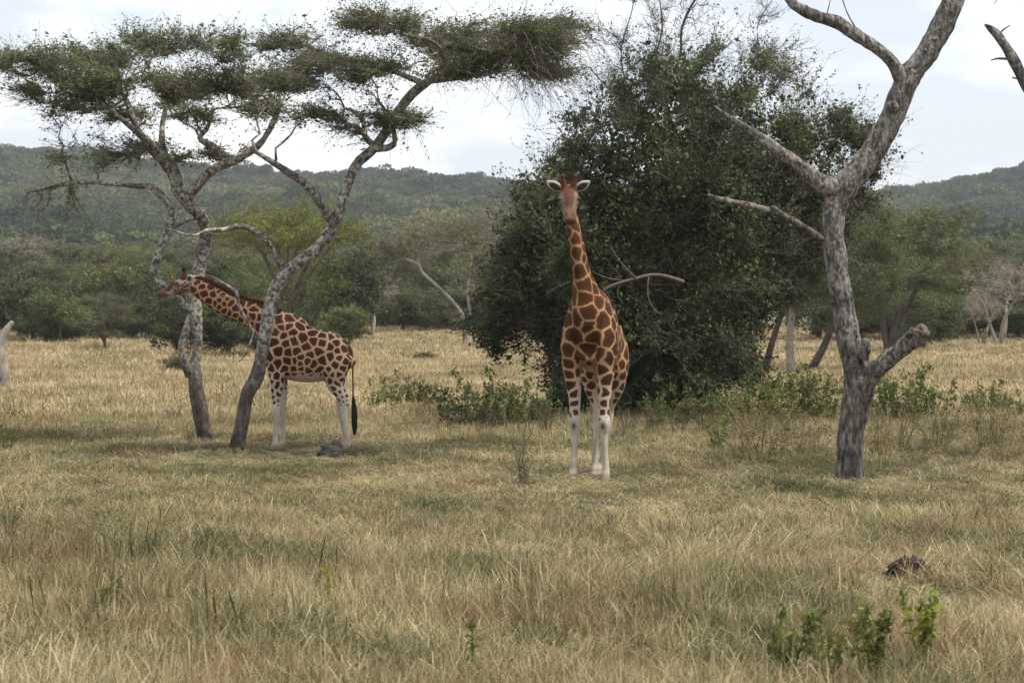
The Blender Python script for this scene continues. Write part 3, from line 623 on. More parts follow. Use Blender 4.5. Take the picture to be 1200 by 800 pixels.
# ================================================================ the big dark thicket behind the facing giraffe
def thicket():
    Y = 61.0; t = Tree(53); r = t.r; s = Y / F; b = np.array([gx(740, Y), Y, gz(gx(740, Y), Y)])
    for k in range(9):          # many stems from one root
        px = 735 + r.normal(0, 40); a = P(px, 480, Y + r.normal(0, .8)); a[2] = gz(a[0], a[1]) - .1
        e = P(np.clip(px + r.normal(0, 70), 680, 860), r.uniform(130, 260), Y + r.normal(0, 1.2)); m = (a + e) / 2 + r.normal(0, .5, 3); m[0] = a[0] * .6 + e[0] * .4
        t.limb(np.array([[*a, .13], [*(a * .7 + m * .3 + r.normal(0, .1, 3)), .11], [*m, .06], [*e, .015]]), 8, .2, .1)
    for rows in ([(800, 330, 2.6, -3.6), (770, 322, 2.1, -4.2), (742, 327, 1.8, -4.6), (718, 334, 1.4, -4.9), (706, 341, .8, -5)], [(745, 326, 1.2, -4.6), (728, 308, .8, -4.8), (716, 290, .5, -4.9)], [(735, 329, 1.1, -4.6), (712, 326, .9, -4.8), (694, 318, .5, -4.9)], [(760, 324, 1.0, -4.4), (759, 345, .8, -4.5), (766, 362, .7, -4.5), (776, 369, .5, -4.5)], [(727, 331, .9, -4.8), (723, 345, .7, -4.8), (731, 356, .5, -4.8)], [(742, 327, .8, -4.6), (736, 318, .6, -4.7), (738, 311, .5, -4.7)]):
        t.limb(pl(rows, Y), 6, .08, .12, nodes=False)
    # outline in photo pixels: (px, py, rx, ry, depth radius, extra depth)
    lobes = [(760, 200, 120, 95, 3.2, 0), (690, 270, 105, 95, 3.0, 0), (640, 330, 85, 75, 2.4, .5), (600, 350, 55, 55, 1.8, .5), (840, 260, 95, 120, 3.0, .5), (720, 380, 100, 85, 2.8, 0), (815, 390, 85, 90, 2.8, .5), (722, 440, 78, 48, 2.2, 0),
             (800, 120, 85, 65, 2.2, 0), (880, 150, 90, 80, 2.4, 1.5), (640, 215, 42, 40, 1.4, .3), (725, 135, 55, 50, 1.6, 0), (960, 190, 95, 80, 2.2, 2.5), (950, 270, 70, 60, 2.0, 2.5), (665, 388, 44, 26, 1.6, 0), (575, 390, 30, 26, 1.0, .6), (790, 455, 80, 38, 2.0, 0), (672, 446, 48, 38, 1.8, 0), (885, 335, 60, 72, 2.2, 2.0), (868, 425, 42, 40, 1.6, 1.5), (885, 92, 72, 44, 1.6, 1.0), (965, 135, 48, 38, 1.4, 2.0), (1040, 178, 44, 34, 1.2, 2.5), (1000, 140, 40, 40, 1.2, 2.5), (780, 70, 60, 40, 1.2, .5)]
    openl = (8, 9, 10, 11, 12, 20, 21, 22, 23, 24)       # upper lobes stay loose, the sky shows through
    w = np.array([l[2] * l[3] for l in lobes], float); w /= w.sum()
    wd = w.copy(); wd[list(openl)] *= .12; wd /= wd.sum()
    def cv(n, power, grow=1.0, w=w):
        k = r.choice(len(lobes), n, p=w); o = np.zeros((n, 3))
        for i, l in enumerate(lobes):
            q = np.nonzero(k == i)[0]
            if len(q): o[q] = ell(r, len(q), P(l[0], l[1], Y) + np.array([0, l[5], 0]), (l[2] * s * grow, l[4] * grow, l[3] * s * grow), power)
        return o[o[:, 2] > b[2] + .15]
    t.branch_to(cv(110, .5), 1, .06, .014, 5, 8, .03, .05)
    t.branch_to(cv(700, .33, 1.0), 2, .018, .007, 4, 6, .02, .07, zpen=.2)
    out = P(760, 300, Y)
    cl = t.clump(1.5, -.25); hz = P(0, 190, Y)[2]; C = t.twigs(23000, .45, .0045, 1, out, .0, -.1, .7, lambda p: cl(p) | (p[:, 2] < hz) & (t.r.uniform(size=len(p)) < .4), k=2); t.leaf_on(C, 8, .07, .045, asp=.55, sd=.42)
    # inner leaf mass that keeps daylight from shining through
    t.leaf_at(cv(60000, .4, .88, wd), .105, asp=.6)
    # spare leafy sprays and bare shoots standing out of the top
    hi = lambda p: (p[:, 2] > P(0, 160, Y)[2])
    C = t.twigs(700, .95, .006, 1, out, .0, -.5, .4, hi, k=5); t.leaf_on(C[:420], 9, .06, .04)
    C = t.twigs(1700, 1.3, .006, 2, out, .0, -.4, .4, k=5); t.leaf_on(C, 12, .07, .03, asp=.55)
    C = t.twigs(4200, .85, .0055, 2, out, .1, -.05, .6, k=4)       # grey bare twigs over the face
    return t, b
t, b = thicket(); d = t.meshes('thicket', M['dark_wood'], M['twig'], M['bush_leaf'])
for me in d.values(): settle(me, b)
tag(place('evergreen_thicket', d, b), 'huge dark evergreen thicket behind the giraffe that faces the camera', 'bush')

def bare_crown():
    """the leafless tree whose upper twigs stand out over the thicket"""
    Y = 66; t = Tree(59); b = np.array([gx(770, Y), Y, gz(gx(770, Y), Y)]); r = t.r; s = Y / F
    t.limb(np.array([[*b - [0, 0, .1], .16], [*P(772, 380, Y), .14], [*P(766, 260, Y), .12], [*P(785, 150, Y), .06], [*P(768, 80, Y), .035], [*P(776, 30, Y), .022], [*P(768, -30, Y), .012]]), 10, .2, .08)
    t.limb(np.array([[*P(770, 180, Y), .05], [*P(738, 110, Y), .03], [*P(728, 60, Y), .02], [*P(742, 5, Y), .013], [*P(736, -30, Y), .01]]), 8, .2, .08)
    t.limb(np.array([[*P(772, 130, Y), .05], [*P(796, 70, Y), .04], [*P(800, 30, Y), .035], [*P(822, -10, Y), .03], [*P(860, -40, Y), .015]]), 8, .2, .08)
    t.limb(np.array([[*P(775, 180, Y), .06], [*P(840, 120, Y), .03], [*P(885, 70, Y), .02], [*P(888, 30, Y), .013], [*P(905, 0, Y), .01]]), 8, .2, .08)
    t.limb(np.array([[*P(770, 160, Y), .04], [*P(740, 112, Y), .03], [*P(714, 104, Y), .02], [*P(690, 78, Y), .01]]), 8, .2, .08)
    att = np.concatenate([ell(r, 60, P(775, 40, Y), (80 * s, 1.6, 75 * s), .5), ell(r, 50, P(880, 60, Y), (95 * s, 1.6, 60 * s), .5), ell(r, 20, P(720, 70, Y), (32 * s, 1, 45 * s), .5)])
    t.branch_to(att, 1, .022, .006, 4, 8, .0, .07)
    C = t.twigs(1500, .6, .0042, 1, P(790, 200, Y), .0, -.35, .6, k=5); t.leaf_on(C[:420], 5, .055, .04)
    return t, b
t, b = bare_crown(); d = t.meshes('bare_crown', M['dark_twig'], M['dark_twig'], M['bush_leaf'])
for me in d.values(): settle(me, b)
tag(place('thorn_tree', d, b), 'thin leafless thorn tree rising above the dark thicket', 'tree')

def trees_behind():
    specs = [(888, 448, 860, 250, 75, 110, 61, 'dark-trunked leafy tree growing behind the thicket', 100), (928, 446, 940, 290, 70, 85, 67, 'straight pale-trunked tree growing behind the thicket', 98), (945, 440, 1010, 300, 65, 75, 71, 'leaning tree behind the bare dead trunk', 104)]
    for (px, by, cx, cy, rx, ry, seed, lab, Y) in specs:
        t = Tree(seed); r = t.r; s = Y / F; b = P(px, by, Y); b[2] = gz(b[0], Y)
        lean = {61: (875, 380), 67: (926, 390), 71: (968, 400)}[seed]
        t.limb(np.array([[*b - [0, 0, .1], .19], [*P(*lean, Y), .16], [*P((lean[0] + cx) / 2, 340, Y), .12], [*P(cx, cy, Y), .06]]), 9, .25, .08)
        if seed == 61:
            t.limb(np.array([[*P(893, 452, Y), .16], [*P(905, 400, Y), .13], [*P(925, 345, Y), .09], [*P(940, 300, Y), .05]]), 8, .25, .08)
        def cv(n, p): return ell(r, n, P(cx, cy, Y), (rx * s, 2.4, ry * s), p)
        t.branch_to(cv(40, .5), 1, .06, .015, 5, 7); t.branch_to(cv(220, .4), 2, .02, .008, 3, 6, zpen=.2)
        C = t.twigs(4200, .6, .006, 1, P(cx, cy, Y), .1, .0, .7, k=2); t.leaf_on(C, 7, .085, .08, asp=.55)
        C = t.twigs(900, .7, .007, 1, P(cx, cy, Y), .1, .1, .7)
        d = t.meshes('tree_behind', M['dark_wood'] if seed != 67 else M['far_wood'], M['twig'], M['bush_leaf'] if seed != 71 else M['green_leaf'])
        for me in d.values(): settle(me, b)
        tag(place('leafy_tree', d, b), lab, 'tree')
trees_behind()

def lone_tree():
    pl = lambda rows, y0: globals()['pl']([(a[0], a[1], a[2] * .7, *a[3:]) for a in rows], y0)
    """slender pale tree in the gap with the long bent limb"""
    Y = 152; t = Tree(73); r = t.r; s = Y / F; b = P(546, 414, Y); b[2] = gz(b[0], Y)
    t.limb(pl([(546, 422, 4.6), (545, 400, 4.2), (544, 387, 4), (542, 370, 3.6), (531, 354, 3.2), (513, 336, 3), (495, 320, 2.8), (490, 310, 2.4), (468, 301, 2), (452, 294, 1.7), (440, 285, 1.2)], Y), 8, .3, .06)
    t.limb(pl([(491, 313, 2.2), (489, 298, 1.8, .5), (482, 287, 1.4, 1), (462, 282, 1, 1.4)], Y), 7, .3, .06)
    t.limb(pl([(559, 421, 3.8), (557, 400, 3.4), (553, 380, 3, .3), (548, 340, 2.4, .6), (552, 300, 2, .8), (538, 290, 1.6, .8), (522, 284, 1.1, .6)], Y), 8, .3, .06)
    t.limb(pl([(558, 405, 2.6), (568, 397, 2.4, -.3), (577, 385, 2, -.5), (590, 360, 1.2, -.6)], Y), 7, .3, .06)
    t.limb(pl([(551, 302, 1.8, .8), (560, 285, 1.4, 1), (575, 268, 1, 1.2)], Y), 7, .3, .06)
    def cv(n, px, py, rx, ry, rd, p=.45): return ell(r, n, P(px, py, Y), (rx * s, rd, ry * s), p)
    def all_(k): return np.concatenate([cv(3 * k, 545, 268, 50, 26, 2.6), cv(2 * k, 470, 282, 36, 20, 2), cv(k, 510, 275, 40, 26, 2), cv(k, 575, 330, 24, 36, 1.5)])
    t.branch_to(all_(9), 1, .06, .02, 4, 7); t.branch_to(all_(40), 2, .025, .011, 3, 5, zpen=.2)
    C = t.twigs(2100, .7, .009, 1, P(530, 330, Y), .5, -.05, .6); t.leaf_on(C, 5, .115, .12, asp=.55, flat=.3)
    d = t.meshes('lone_tree', M['far_wood'], M['far_wood'], M['olive_leaf'])
    for me in d.values(): settle(me, b)
    tag(place('acacia_tree', d, b), 'slender pale-stemmed acacia with a long bent limb in the open meadow', 'tree')
lone_tree()

# ================================================================ prototype trees of the wood edge
def proto(kind, seed):
    t = Tree(seed); r = t.r
    if kind == 'umbrella':          # 9.5 m, flat dome on fanning limbs
        t.limb([[0, 0, -.2, .22], [.1, 0, 1.2, .2], [.15, .1, 2.4, .17]], 8, .3, .08)
        for k in range(9):
            a = k * 2 * math.pi / 9 + r.normal(0, .2); R = r.uniform(2.2, 3.8)
            t.limb([[.15, .1, 2.3, .13], [.35 * R * math.cos(a), .35 * R * math.sin(a), 4.6, .1], [R * .75 * math.cos(a), R * .75 * math.sin(a), 6.6, .06], [R * 1.1 * math.cos(a), R * 1.1 * math.sin(a), 8.0, .03]], 6, .35, .08)
        A = ell(r, 60, (0, 0, 7.4), (5, 5, 1.5), .5); A[:, 2] -= .03 * (A[:, :2] ** 2).sum(1)
        B = ell(r, 300, (0, 0, 7.6), (5.2, 5.2, 1.5), .45); B[:, 2] -= .035 * (B[:, :2] ** 2).sum(1)
        t.branch_to(A, 1, .06, .02, 4, 7); t.branch_to(B, 2, .025, .011, 3, 5, zpen=.4)
        C = t.twigs(3600, .7, .009, 2, (0, 0, 5), .5, -.15, .6, k=2); t.leaf_on(C, 6, .11, .1, asp=.55, flat=.35)
        C = ell(r, 5000, (0, 0, 4.6), (3.8, 3.8, 2.2), .5); t.leaf_at(C, .1, asp=.5)
    elif kind == 'round':           # 6 m, leafy to the ground
        t.limb([[0, 0, -.2, .18], [0, 0, 1.5, .15], [.1, .1, 4, .07]], 7, .3, .08)
        lob = [((r.normal(0, 1.1), r.normal(0, 1.1), r.uniform(1.2, 4.3)), r.uniform(1.1, 1.9)) for _ in range(9)]
        def cv(n, p): return np.concatenate([ell(r, n // 9 + 1, c, (q, q, q * .85), p) for c, q in lob])
        A = cv(60, .5); t.branch_to(A[A[:, 2] > .3], 1, .06, .02, 4, 6); A = cv(260, .35); t.branch_to(A[A[:, 2] > .25], 2, .02, .01, 3, 5, zpen=.2)
        C = t.twigs(3600, .5, .008, 1, (0, 0, 2), .0, -.1, .7, k=2); t.leaf_on(C, 6, .12, .1, asp=.6)
        A = cv(4000, .5); t.leaf_at(A[A[:, 2] > .1], .16, asp=.6)
    elif kind == 'airy':            # 8 m, layered thorn tree with gaps
        for q in range(3):
            a = r.uniform(0, 6.28); R = r.uniform(1.2, 2.4)
            t.limb([[0, 0, -.2, .16], [.2 * R * math.cos(a), .2 * R * math.sin(a), 1.6, .13], [.6 * R * math.cos(a + .3), .6 * R * math.sin(a + .3), 3.8, .09], [R * math.cos(a), R * math.sin(a), 6.6, .04]], 7, .3, .1)
        lay = [((r.normal(0, 1.5), r.normal(0, 1.5), z), r.uniform(1.5, 2.6)) for z in (2.6, 3.8, 4.6, 5.6, 6.2, 6.9, 7.2)]
        def cv(n, p): return np.concatenate([ell(r, n // 7 + 1, c, (q, q, .55), p) for c, q in lay])
        t.branch_to(cv(50, .5), 1, .06, .02, 4, 7); t.branch_to(cv(280, .45), 2, .022, .011, 3, 5, zpen=.3)
        C = t.twigs(3000, .6, .009, 1, (0, 0, 4), .5, -.05, .6, k=2); t.leaf_on(C, 6, .115, .1, asp=.55, flat=.3)
    elif kind == 'bare':            # 6 m, leafless and grey
        for q in range(3):
            a = q * 2.1 + r.normal(0, .3); R = r.uniform(1.2, 2.2)
            t.limb([[.1 * math.cos(a), .1 * math.sin(a), -.2, .15], [.4 * R * math.cos(a), .4 * R * math.sin(a), 1.7, .12], [.9 * R * math.cos(a + .4), .9 * R * math.sin(a + .4), 3.3, .08], [1.3 * R * math.cos(a), 1.3 * R * math.sin(a), 4.6, .04]], 7, .25, .12)
        A = ell(r, 70, (0, 0, 4.4), (3, 3, 1.5), .5); t.branch_to(A, 1, .05, .016, 4, 7, 0, .09)
        A = ell(r, 200, (0, 0, 4.5), (3.2, 3.2, 1.7), .4); t.branch_to(A, 2, .02, .01, 3, 6, 0, .09, zpen=.2)
        C = t.twigs(1400, .7, .009, 1, (0, 0, 3), .2, -.1, .7, k=2); t.leaf_on(C[:200], 4, .09, .08)
    elif kind == 'shrub':           # 2 m, dense
        for q in range(5):
            a = r.uniform(0, 6.28); t.limb([[0, 0, -.1, .05], [.4 * math.cos(a), .4 * math.sin(a), .8, .04], [.8 * math.cos(a), .8 * math.sin(a), 1.5, .02]], 5, .2, .08)
        A = ell(r, 120, (0, 0, .95), (1.3, 1.3, .95), .4); A = A[A[:, 2] > .1]; t.branch_to(A, 2, .02, .008, 3, 5)
        C = t.twigs(1600, .3, .006, 1, (0, 0, .4), .0, -.2, .7, k=2); t.leaf_on(C, 6, .085, .07, asp=.6)
    return t
PR = {}
for kind, seeds in (('umbrella', (81, 82)), ('round', (83, 84, 85)), ('airy', (86, 87, 88)), ('bare', (89, 90)), ('shrub', (91, 92))):
    PR[kind] = [proto(kind, s) for s in seeds]
HT = {'umbrella': 9.0, 'round': 5.6, 'airy': 7.6, 'bare': 6.0, 'shrub': 1.9}
_cache = {}
def tree_meshes(kind, v):
    key = (kind, v)
    if key not in _cache:
        _cache[key] = PR[kind][v].meshes('%s_tree' % kind, M['far_wood'] if kind in ('bare',) else M['dark_wood'], M['far_wood'] if kind == 'bare' else M['dark_wood'], M['green_leaf'])
    return _cache[key]
NAMES = {'umbrella': 'umbrella_acacia', 'round': 'evergreen_tree', 'airy': 'thorn_tree', 'bare': 'bare_tree', 'shrub': 'shrub'}
def wood(px, Y, kind, v, leafm, h, label, group=None, wide=1.0, cat='tree', name=None):
    x = gx(px, Y); sc = h / HT[kind]
    d = tree_meshes(kind, v % len(PR[kind]))
    e = place(name or NAMES[kind], d, (x, Y, gz(x, Y)), random.uniform(0, 6.28), (sc * wide, sc * wide, sc), {'crown': M[leafm]})
    return tag(e, label, cat, group)

# trees that can be told apart
wood(338, 150, 'umbrella', 0, 'lime_leaf', 9.4, 'broad umbrella acacia with a bright yellow-green flat dome', wide=1.0)
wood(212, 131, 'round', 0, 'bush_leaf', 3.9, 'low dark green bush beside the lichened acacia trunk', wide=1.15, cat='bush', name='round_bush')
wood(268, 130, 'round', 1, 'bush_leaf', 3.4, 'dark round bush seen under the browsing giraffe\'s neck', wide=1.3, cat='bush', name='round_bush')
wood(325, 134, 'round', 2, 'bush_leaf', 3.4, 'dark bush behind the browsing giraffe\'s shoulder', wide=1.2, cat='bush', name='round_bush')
wood(392, 138, 'round', 0, 'green_leaf', 3.2, 'fresh green bush behind the browsing giraffe\'s rump', wide=1.2, cat='bush', name='round_bush')
wood(392, 172, 'round', 1, 'bush_leaf', 7.6, 'tall dark tree partly under the umbrella acacia\'s dome', wide=1.0)
wood(125, 146, 'airy', 0, 'olive_leaf', 3.4, 'small olive thorn tree standing alone at the meadow edge', wide=1.2)
wood(150, 196, 'umbrella', 1, 'olive_leaf', 7.4, 'wide olive umbrella acacia in the wood edge behind the small thorn tree', wide=1.05)
wood(48, 250, 'bare', 0, 'olive_leaf', 9.5, 'tall grey leafless tree rising out of the wood edge', wide=1.0)
wood(1172, 158, 'bare', 1, 'olive_leaf', 5.6, 'grey bare spreading tree at the meadow\'s edge beside a leaning twin', wide=1.0)
wood(1150, 152, 'bare', 0, 'olive_leaf', 3.6, 'small bare forked tree next to the larger grey bare tree', wide=.8)
wood(1082, 150, 'round', 2, 'green_leaf', 4.0, 'dense green bush beyond the sawn-off stub of the dead tree', wide=1.1, cat='bush', name='round_bush')
wood(1042, 142, 'airy', 1, 'acacia_leaf', 8.2, 'dark spreading thorn tree just behind the dead trunk', wide=1.35)
wood(1120, 172, 'umbrella', 0, 'olive_leaf', 7.0, 'spreading olive acacia behind the dense green bush', wide=1.1)
wood(436, 190, 'bare', 1, 'olive_leaf', 5.2, 'low grey leafless tree where the meadow narrows between the woods', wide=1.0)
wood(472, 205, 'round', 1, 'green_leaf', 4.6, 'bright mid-green bush at the far end of the open meadow', wide=1.3, cat='bush', name='round_bush')
wood(516, 212, 'round', 2, 'bush_leaf', 4.2, 'dark green bush behind the slender pale-stemmed acacia', wide=1.5, cat='bush', name='round_bush')
wood(207, 100, 'shrub', 0, 'dry_leaf', .9, 'low dry shrub in the meadow before the dark round bushes', wide=1.2, cat='shrub')
wood(492, 122, 'shrub', 1, 'green_leaf', .55, 'small green shrub in the open meadow', wide=1.3, cat='shrub')
wood(500, 121, 'shrub', 0, 'dry_leaf', .65, 'small brown dry shrub beside a green one in the open meadow', wide=1.2, cat='shrub')
# look-alikes of the wood edge
lab = {'airy': 'olive thorn tree in the dense wood edge beyond the meadow', 'round': 'dark rounded leafy tree in the dense wood edge beyond the meadow', 'umbrella': 'flat-crowned acacia in the dense wood edge beyond the meadow'}
def region(px): return 'behind the bleached stump' if px < 60 else 'behind the lone small thorn tree' if px < 210 else 'behind the umbrella acacia' if px < 410 else 'where the meadow narrows' if px < 700 else 'behind the dead tree' if px < 1085 else 'behind the grey bare trees'
lm = {'airy': 'olive_leaf', 'round': 'green_leaf', 'umbrella': 'olive_leaf'}
edge = [(8, 176, 'airy', 6.6), (38, 168, 'round', 5.4), (72, 182, 'round', 6.2), (70, 165, 'round', 4.0), (96, 198, 'airy', 7.4), (186, 178, 'round', 6.0), (172, 205, 'airy', 7.2), (230, 185, 'airy', 7.0), (262, 190, 'round', 6.5), (300, 200, 'airy', 8.0),
        (-20, 170, 'round', 6.0), (-45, 180, 'airy', 7), (420, 205, 'airy', 7.2), (448, 230, 'umbrella', 8.0), (500, 236, 'airy', 7.6), (540, 232, 'round', 6.4), (580, 222, 'airy', 8.2), (620, 210, 'airy', 7.5), (660, 220, 'round', 7.0),
        (1000, 168, 'round', 6.2), (1040, 180, 'round', 6.4), (1100, 195, 'airy', 7.8), (1140, 188, 'round', 6.0), (1180, 196, 'umbrella', 8.0), (1195, 180, 'round', 5.6), (1225, 175, 'airy', 7.0), (1250, 190, 'round', 6.5), (960, 175, 'airy', 7.5)]
for i, (px, Y, k, h) in enumerate(edge): wood(px, Y, k, i, lm[k], h, lab[k].replace('beyond the meadow', region(px)), k + ' trees of the wood edge ' + region(px), 1.15)
us = np.random.default_rng(77); ul = 'low leafy bush closing the foot of the wood edge beyond the meadow'
for px in np.concatenate([np.arange(-30, 170, 17), np.arange(420, 640, 16), np.arange(985, 1250, 17)]):
    Y = us.uniform(164, 226) if px < 200 or px > 900 else us.uniform(206, 234)
    wood(px + us.normal(0, 5), Y, 'round', int(us.integers(0, 3)), ['green_leaf', 'olive_leaf', 'green_leaf'][int(us.integers(0, 3))], us.uniform(1.8, 4.4), ul.replace('beyond the meadow', region(px)), 'bushes at the foot of the wood edge ' + region(px), us.uniform(1.2, 1.7), 'bush', 'understorey_bush')
lab2 = {'airy': 'hazy olive thorn tree on the lower slope behind the wood edge', 'round': 'hazy rounded tree on the lower slope behind the wood edge', 'umbrella': 'hazy flat-crowned acacia on the lower slope behind the wood edge'}
rr = np.random.default_rng(5); placed = []
for i in range(700):
    Y = rr.uniform(235, 420); px = rr.uniform(-120, 1320); x = gx(px, Y)
    if any((x - a) ** 2 + (Y - c) ** 2 * .5 < 36 for a, c in placed): continue
    if 600 < px < 960: continue
    placed.append((x, Y)); k = ['airy', 'round', 'round', 'umbrella', 'airy'][int(rr.integers(0, 5))]
    wood(px, Y, k, int(rr.integers(0, 3)), ['olive_leaf', 'green_leaf', 'acacia_leaf'][int(rr.integers(0, 3))], rr.uniform(5.5, 8.5), lab2[k].replace('behind the wood edge', 'far ' + region(px)), k + ' trees on the lower slope ' + region(px), rr.uniform(1.1, 1.4))
    if len(placed) > 130: break

# the wood that covers the hill, one mass
hp = []
r = np.random.default_rng(17)
for k in range(5):
    mb = MB(); lob = [((r.normal(0, 1.6), r.normal(0, 1.6), r.uniform(2, 5)), r.uniform(1.3, 2.3)) for _ in range(7)]
    c = np.concatenate([ell(r, 260, p, (q, q, q * .8), .25) for p, q in lob]); V, Q = leaves(c, .7, r, .7); mb.add(V, Q, a=np.repeat(r.uniform(0, 1, len(c)) * .5 + r.uniform(.1, .5), 4)); hp.append(mb.mesh('hill_tree', M['hill_leaf'], False))
n = 15000
y = np.sqrt(r.uniform(400 ** 2, 1500 ** 2, n)); x = r.uniform(-1, 1, n) * (0.235 * y + 60)
dens = snoise(np.stack([x, y * .6, 0 * x], 1), 44, .011); k = dens + r.normal(0, .35, n) > -.45; x, y = x[k], y[k]
s = r.uniform(.55, 1.5, len(x)) * (1 + .25 * snoise(np.stack([x, y, 0 * x], 1), 45, .02))
big = r.uniform(0, 1, len(x)) < .03; s[big] *= 1.5
scatter('hillside_wood', np.stack([x, y, height(x, y) - .3], 1), np.stack([0 * x, 0 * x, r.uniform(0, 6.28, len(x))], 1), np.stack([s * 1.25, s * 1.25, s], 1), r.integers(0, 5, len(x)), hp,
        label='continuous hazy green woodland covering the far hillside', category='woodland', kind='stuff')

# ================================================================ giraffes
def coat_mat():
    m, nt, L = mat('giraffe_coat')
    a = N(nt, 'ShaderNodeAttribute', attribute_name='tone'); c1 = N(nt, 'ShaderNodeAttribute', attribute_name='patch_col'); c2 = N(nt, 'ShaderNodeAttribute', attribute_name='base_col')
    tcn = N(nt, 'ShaderNodeTexCoord')
    nz = N(nt, 'ShaderNodeTexNoise'); nz.inputs['Scale'].default_value = 22; nz.inputs['Detail'].default_value = 3; L(tcn.outputs['Object'], nz.inputs['Vector'])
    ma = N(nt, 'ShaderNodeMath', operation='MULTIPLY_ADD'); ma.inputs[1].default_value = 0.022; ma.inputs[2].default_value = -0.011; L(nz.outputs[0], ma.inputs[0])
    ad = N(nt, 'ShaderNodeMath', operation='ADD'); L(a.outputs['Fac'], ad.inputs[0]); L(ma.outputs[0], ad.inputs[1])
    mr = N(nt, 'ShaderNodeMapRange'); mr.inputs[1].default_value = -0.004; mr.inputs[2].default_value = 0.005; L(ad.outputs[0], mr.inputs[0])
    # darker middles of the patches
    dk = N(nt, 'ShaderNodeMapRange'); dk.inputs[1].default_value = 0.004; dk.inputs[2].default_value = 0.05; dk.inputs[3].default_value = 1.45; dk.inputs[4].default_value = 0.8; L(ad.outputs[0], dk.inputs[0])
    vm = N(nt, 'ShaderNodeVectorMath', operation='SCALE'); L(c1.outputs['Color'], vm.inputs[0]); L(dk.outputs[0], vm.inputs['Scale'])
    mc = N(nt, 'ShaderNodeMix', data_type='RGBA'); L(mr.outputs[0], mc.inputs[0]); L(c2.outputs['Color'], mc.inputs[6]); L(vm.outputs[0], mc.inputs[7])
    n2 = N(nt, 'ShaderNodeTexNoise'); n2.inputs['Scale'].default_value = 5; n2.inputs['Detail'].default_value = 5; L(tcn.outputs['Object'], n2.inputs['Vector'])
    hv = N(nt, 'ShaderNodeMapRange'); hv.inputs[1].default_value = 0.3; hv.inputs[2].default_value = 0.7; hv.inputs[3].default_value = 0.78; hv.inputs[4].default_value = 1.15; L(n2.outputs[0], hv.inputs[0])
    v2 = N(nt, 'ShaderNodeVectorMath', operation='SCALE'); L(mc.outputs[2], v2.inputs[0]); L(hv.outputs[0], v2.inputs['Scale'])
    b = N(nt, 'ShaderNodeBsdfPrincipled'); b.inputs['Roughness'].default_value = 0.75; b.inputs['Specular IOR Level'].default_value = 0.12
    L(v2.outputs[0], b.inputs['Base Color'])
    bp = N(nt, 'ShaderNodeBump'); bp.inputs['Strength'].default_value = 0.25; bp.inputs['Distance'].default_value = 0.01
    n3 = N(nt, 'ShaderNodeTexNoise'); n3.inputs['Scale'].default_value = 60; n3.inputs['Detail'].default_value = 3; L(tcn.outputs['Object'], n3.inputs['Vector']); L(n3.outputs[0], bp.inputs['Height']); L(bp.outputs[0], b.inputs['Normal'])
    o = N(nt, 'ShaderNodeOutputMaterial'); L(b.outputs[0], o.inputs[0]); return m
M['coat'] = coat_mat()
M['mane'] = plain_mat('mane_hair', (.13, .05, .025), 0.8)
M['tuft'] = plain_mat('black_tail_hair', (.022, .021, .022), 0.45)
M['hoof'] = plain_mat('hoof_horn', (.11, .09, .075), 0.6)
M['ear'] = plain_mat('ear_white', (.50, .47, .43), 0.8)
M['ear_in'] = plain_mat('ear_dark', (.045, .04, .04), 0.8)
def gloss(name, c, rough):
    m, nt, L = mat(name); b = N(nt, 'ShaderNodeBsdfPrincipled'); b.inputs['Base Color'].default_value = (*c, 1); b.inputs['Roughness'].default_value = rough
    o = N(nt, 'ShaderNodeOutputMaterial'); L(b.outputs[0], o.inputs[0]); return m
M['eye'] = gloss('dark_eye', (.008, .006, .005), 0.15)

def loft(mb, st, n, lateral=(0, 1, 0), sides=22, sup=2.0):
    """closed elliptical loft; rows (x,y,z, half width across, half depth)"""
    A = crom(st, n); c = A[:, :3]; T = nrm(np.gradient(c, axis=0)); Lr = np.broadcast_to(np.asarray(lateral, float), T.shape)
    Lr = nrm(Lr - (Lr * T).sum(1, keepdims=True) * T); U = np.cross(T, Lr)
    a = np.arange(sides) * 2 * np.pi / sides
    V = (c[:, None] + np.cos(a)[None, :, None] * Lr[:, None] * A[:, None, 3:4] + np.sin(a)[None, :, None] * U[:, None] * A[:, None, 4:5]).reshape(-1, 3)
    i = np.arange(len(A) - 1)[:, None] * sides; q = np.arange(sides)[None]; q2 = (q + 1) % sides
    Q = np.stack([i + q, i + q2, i + sides + q2, i + sides + q], -1).reshape(-1, 4)
    k = len(V); b0 = (len(A) - 1) * sides
    T_ = [[(j + 1) % sides, j, k] for j in range(sides)] + [[b0 + j, b0 + (j + 1) % sides, k + 1] for j in range(sides)]
    V = np.vstack([V, c[0], c[-1]])
    mb.add(V, Q, T_)
    return A

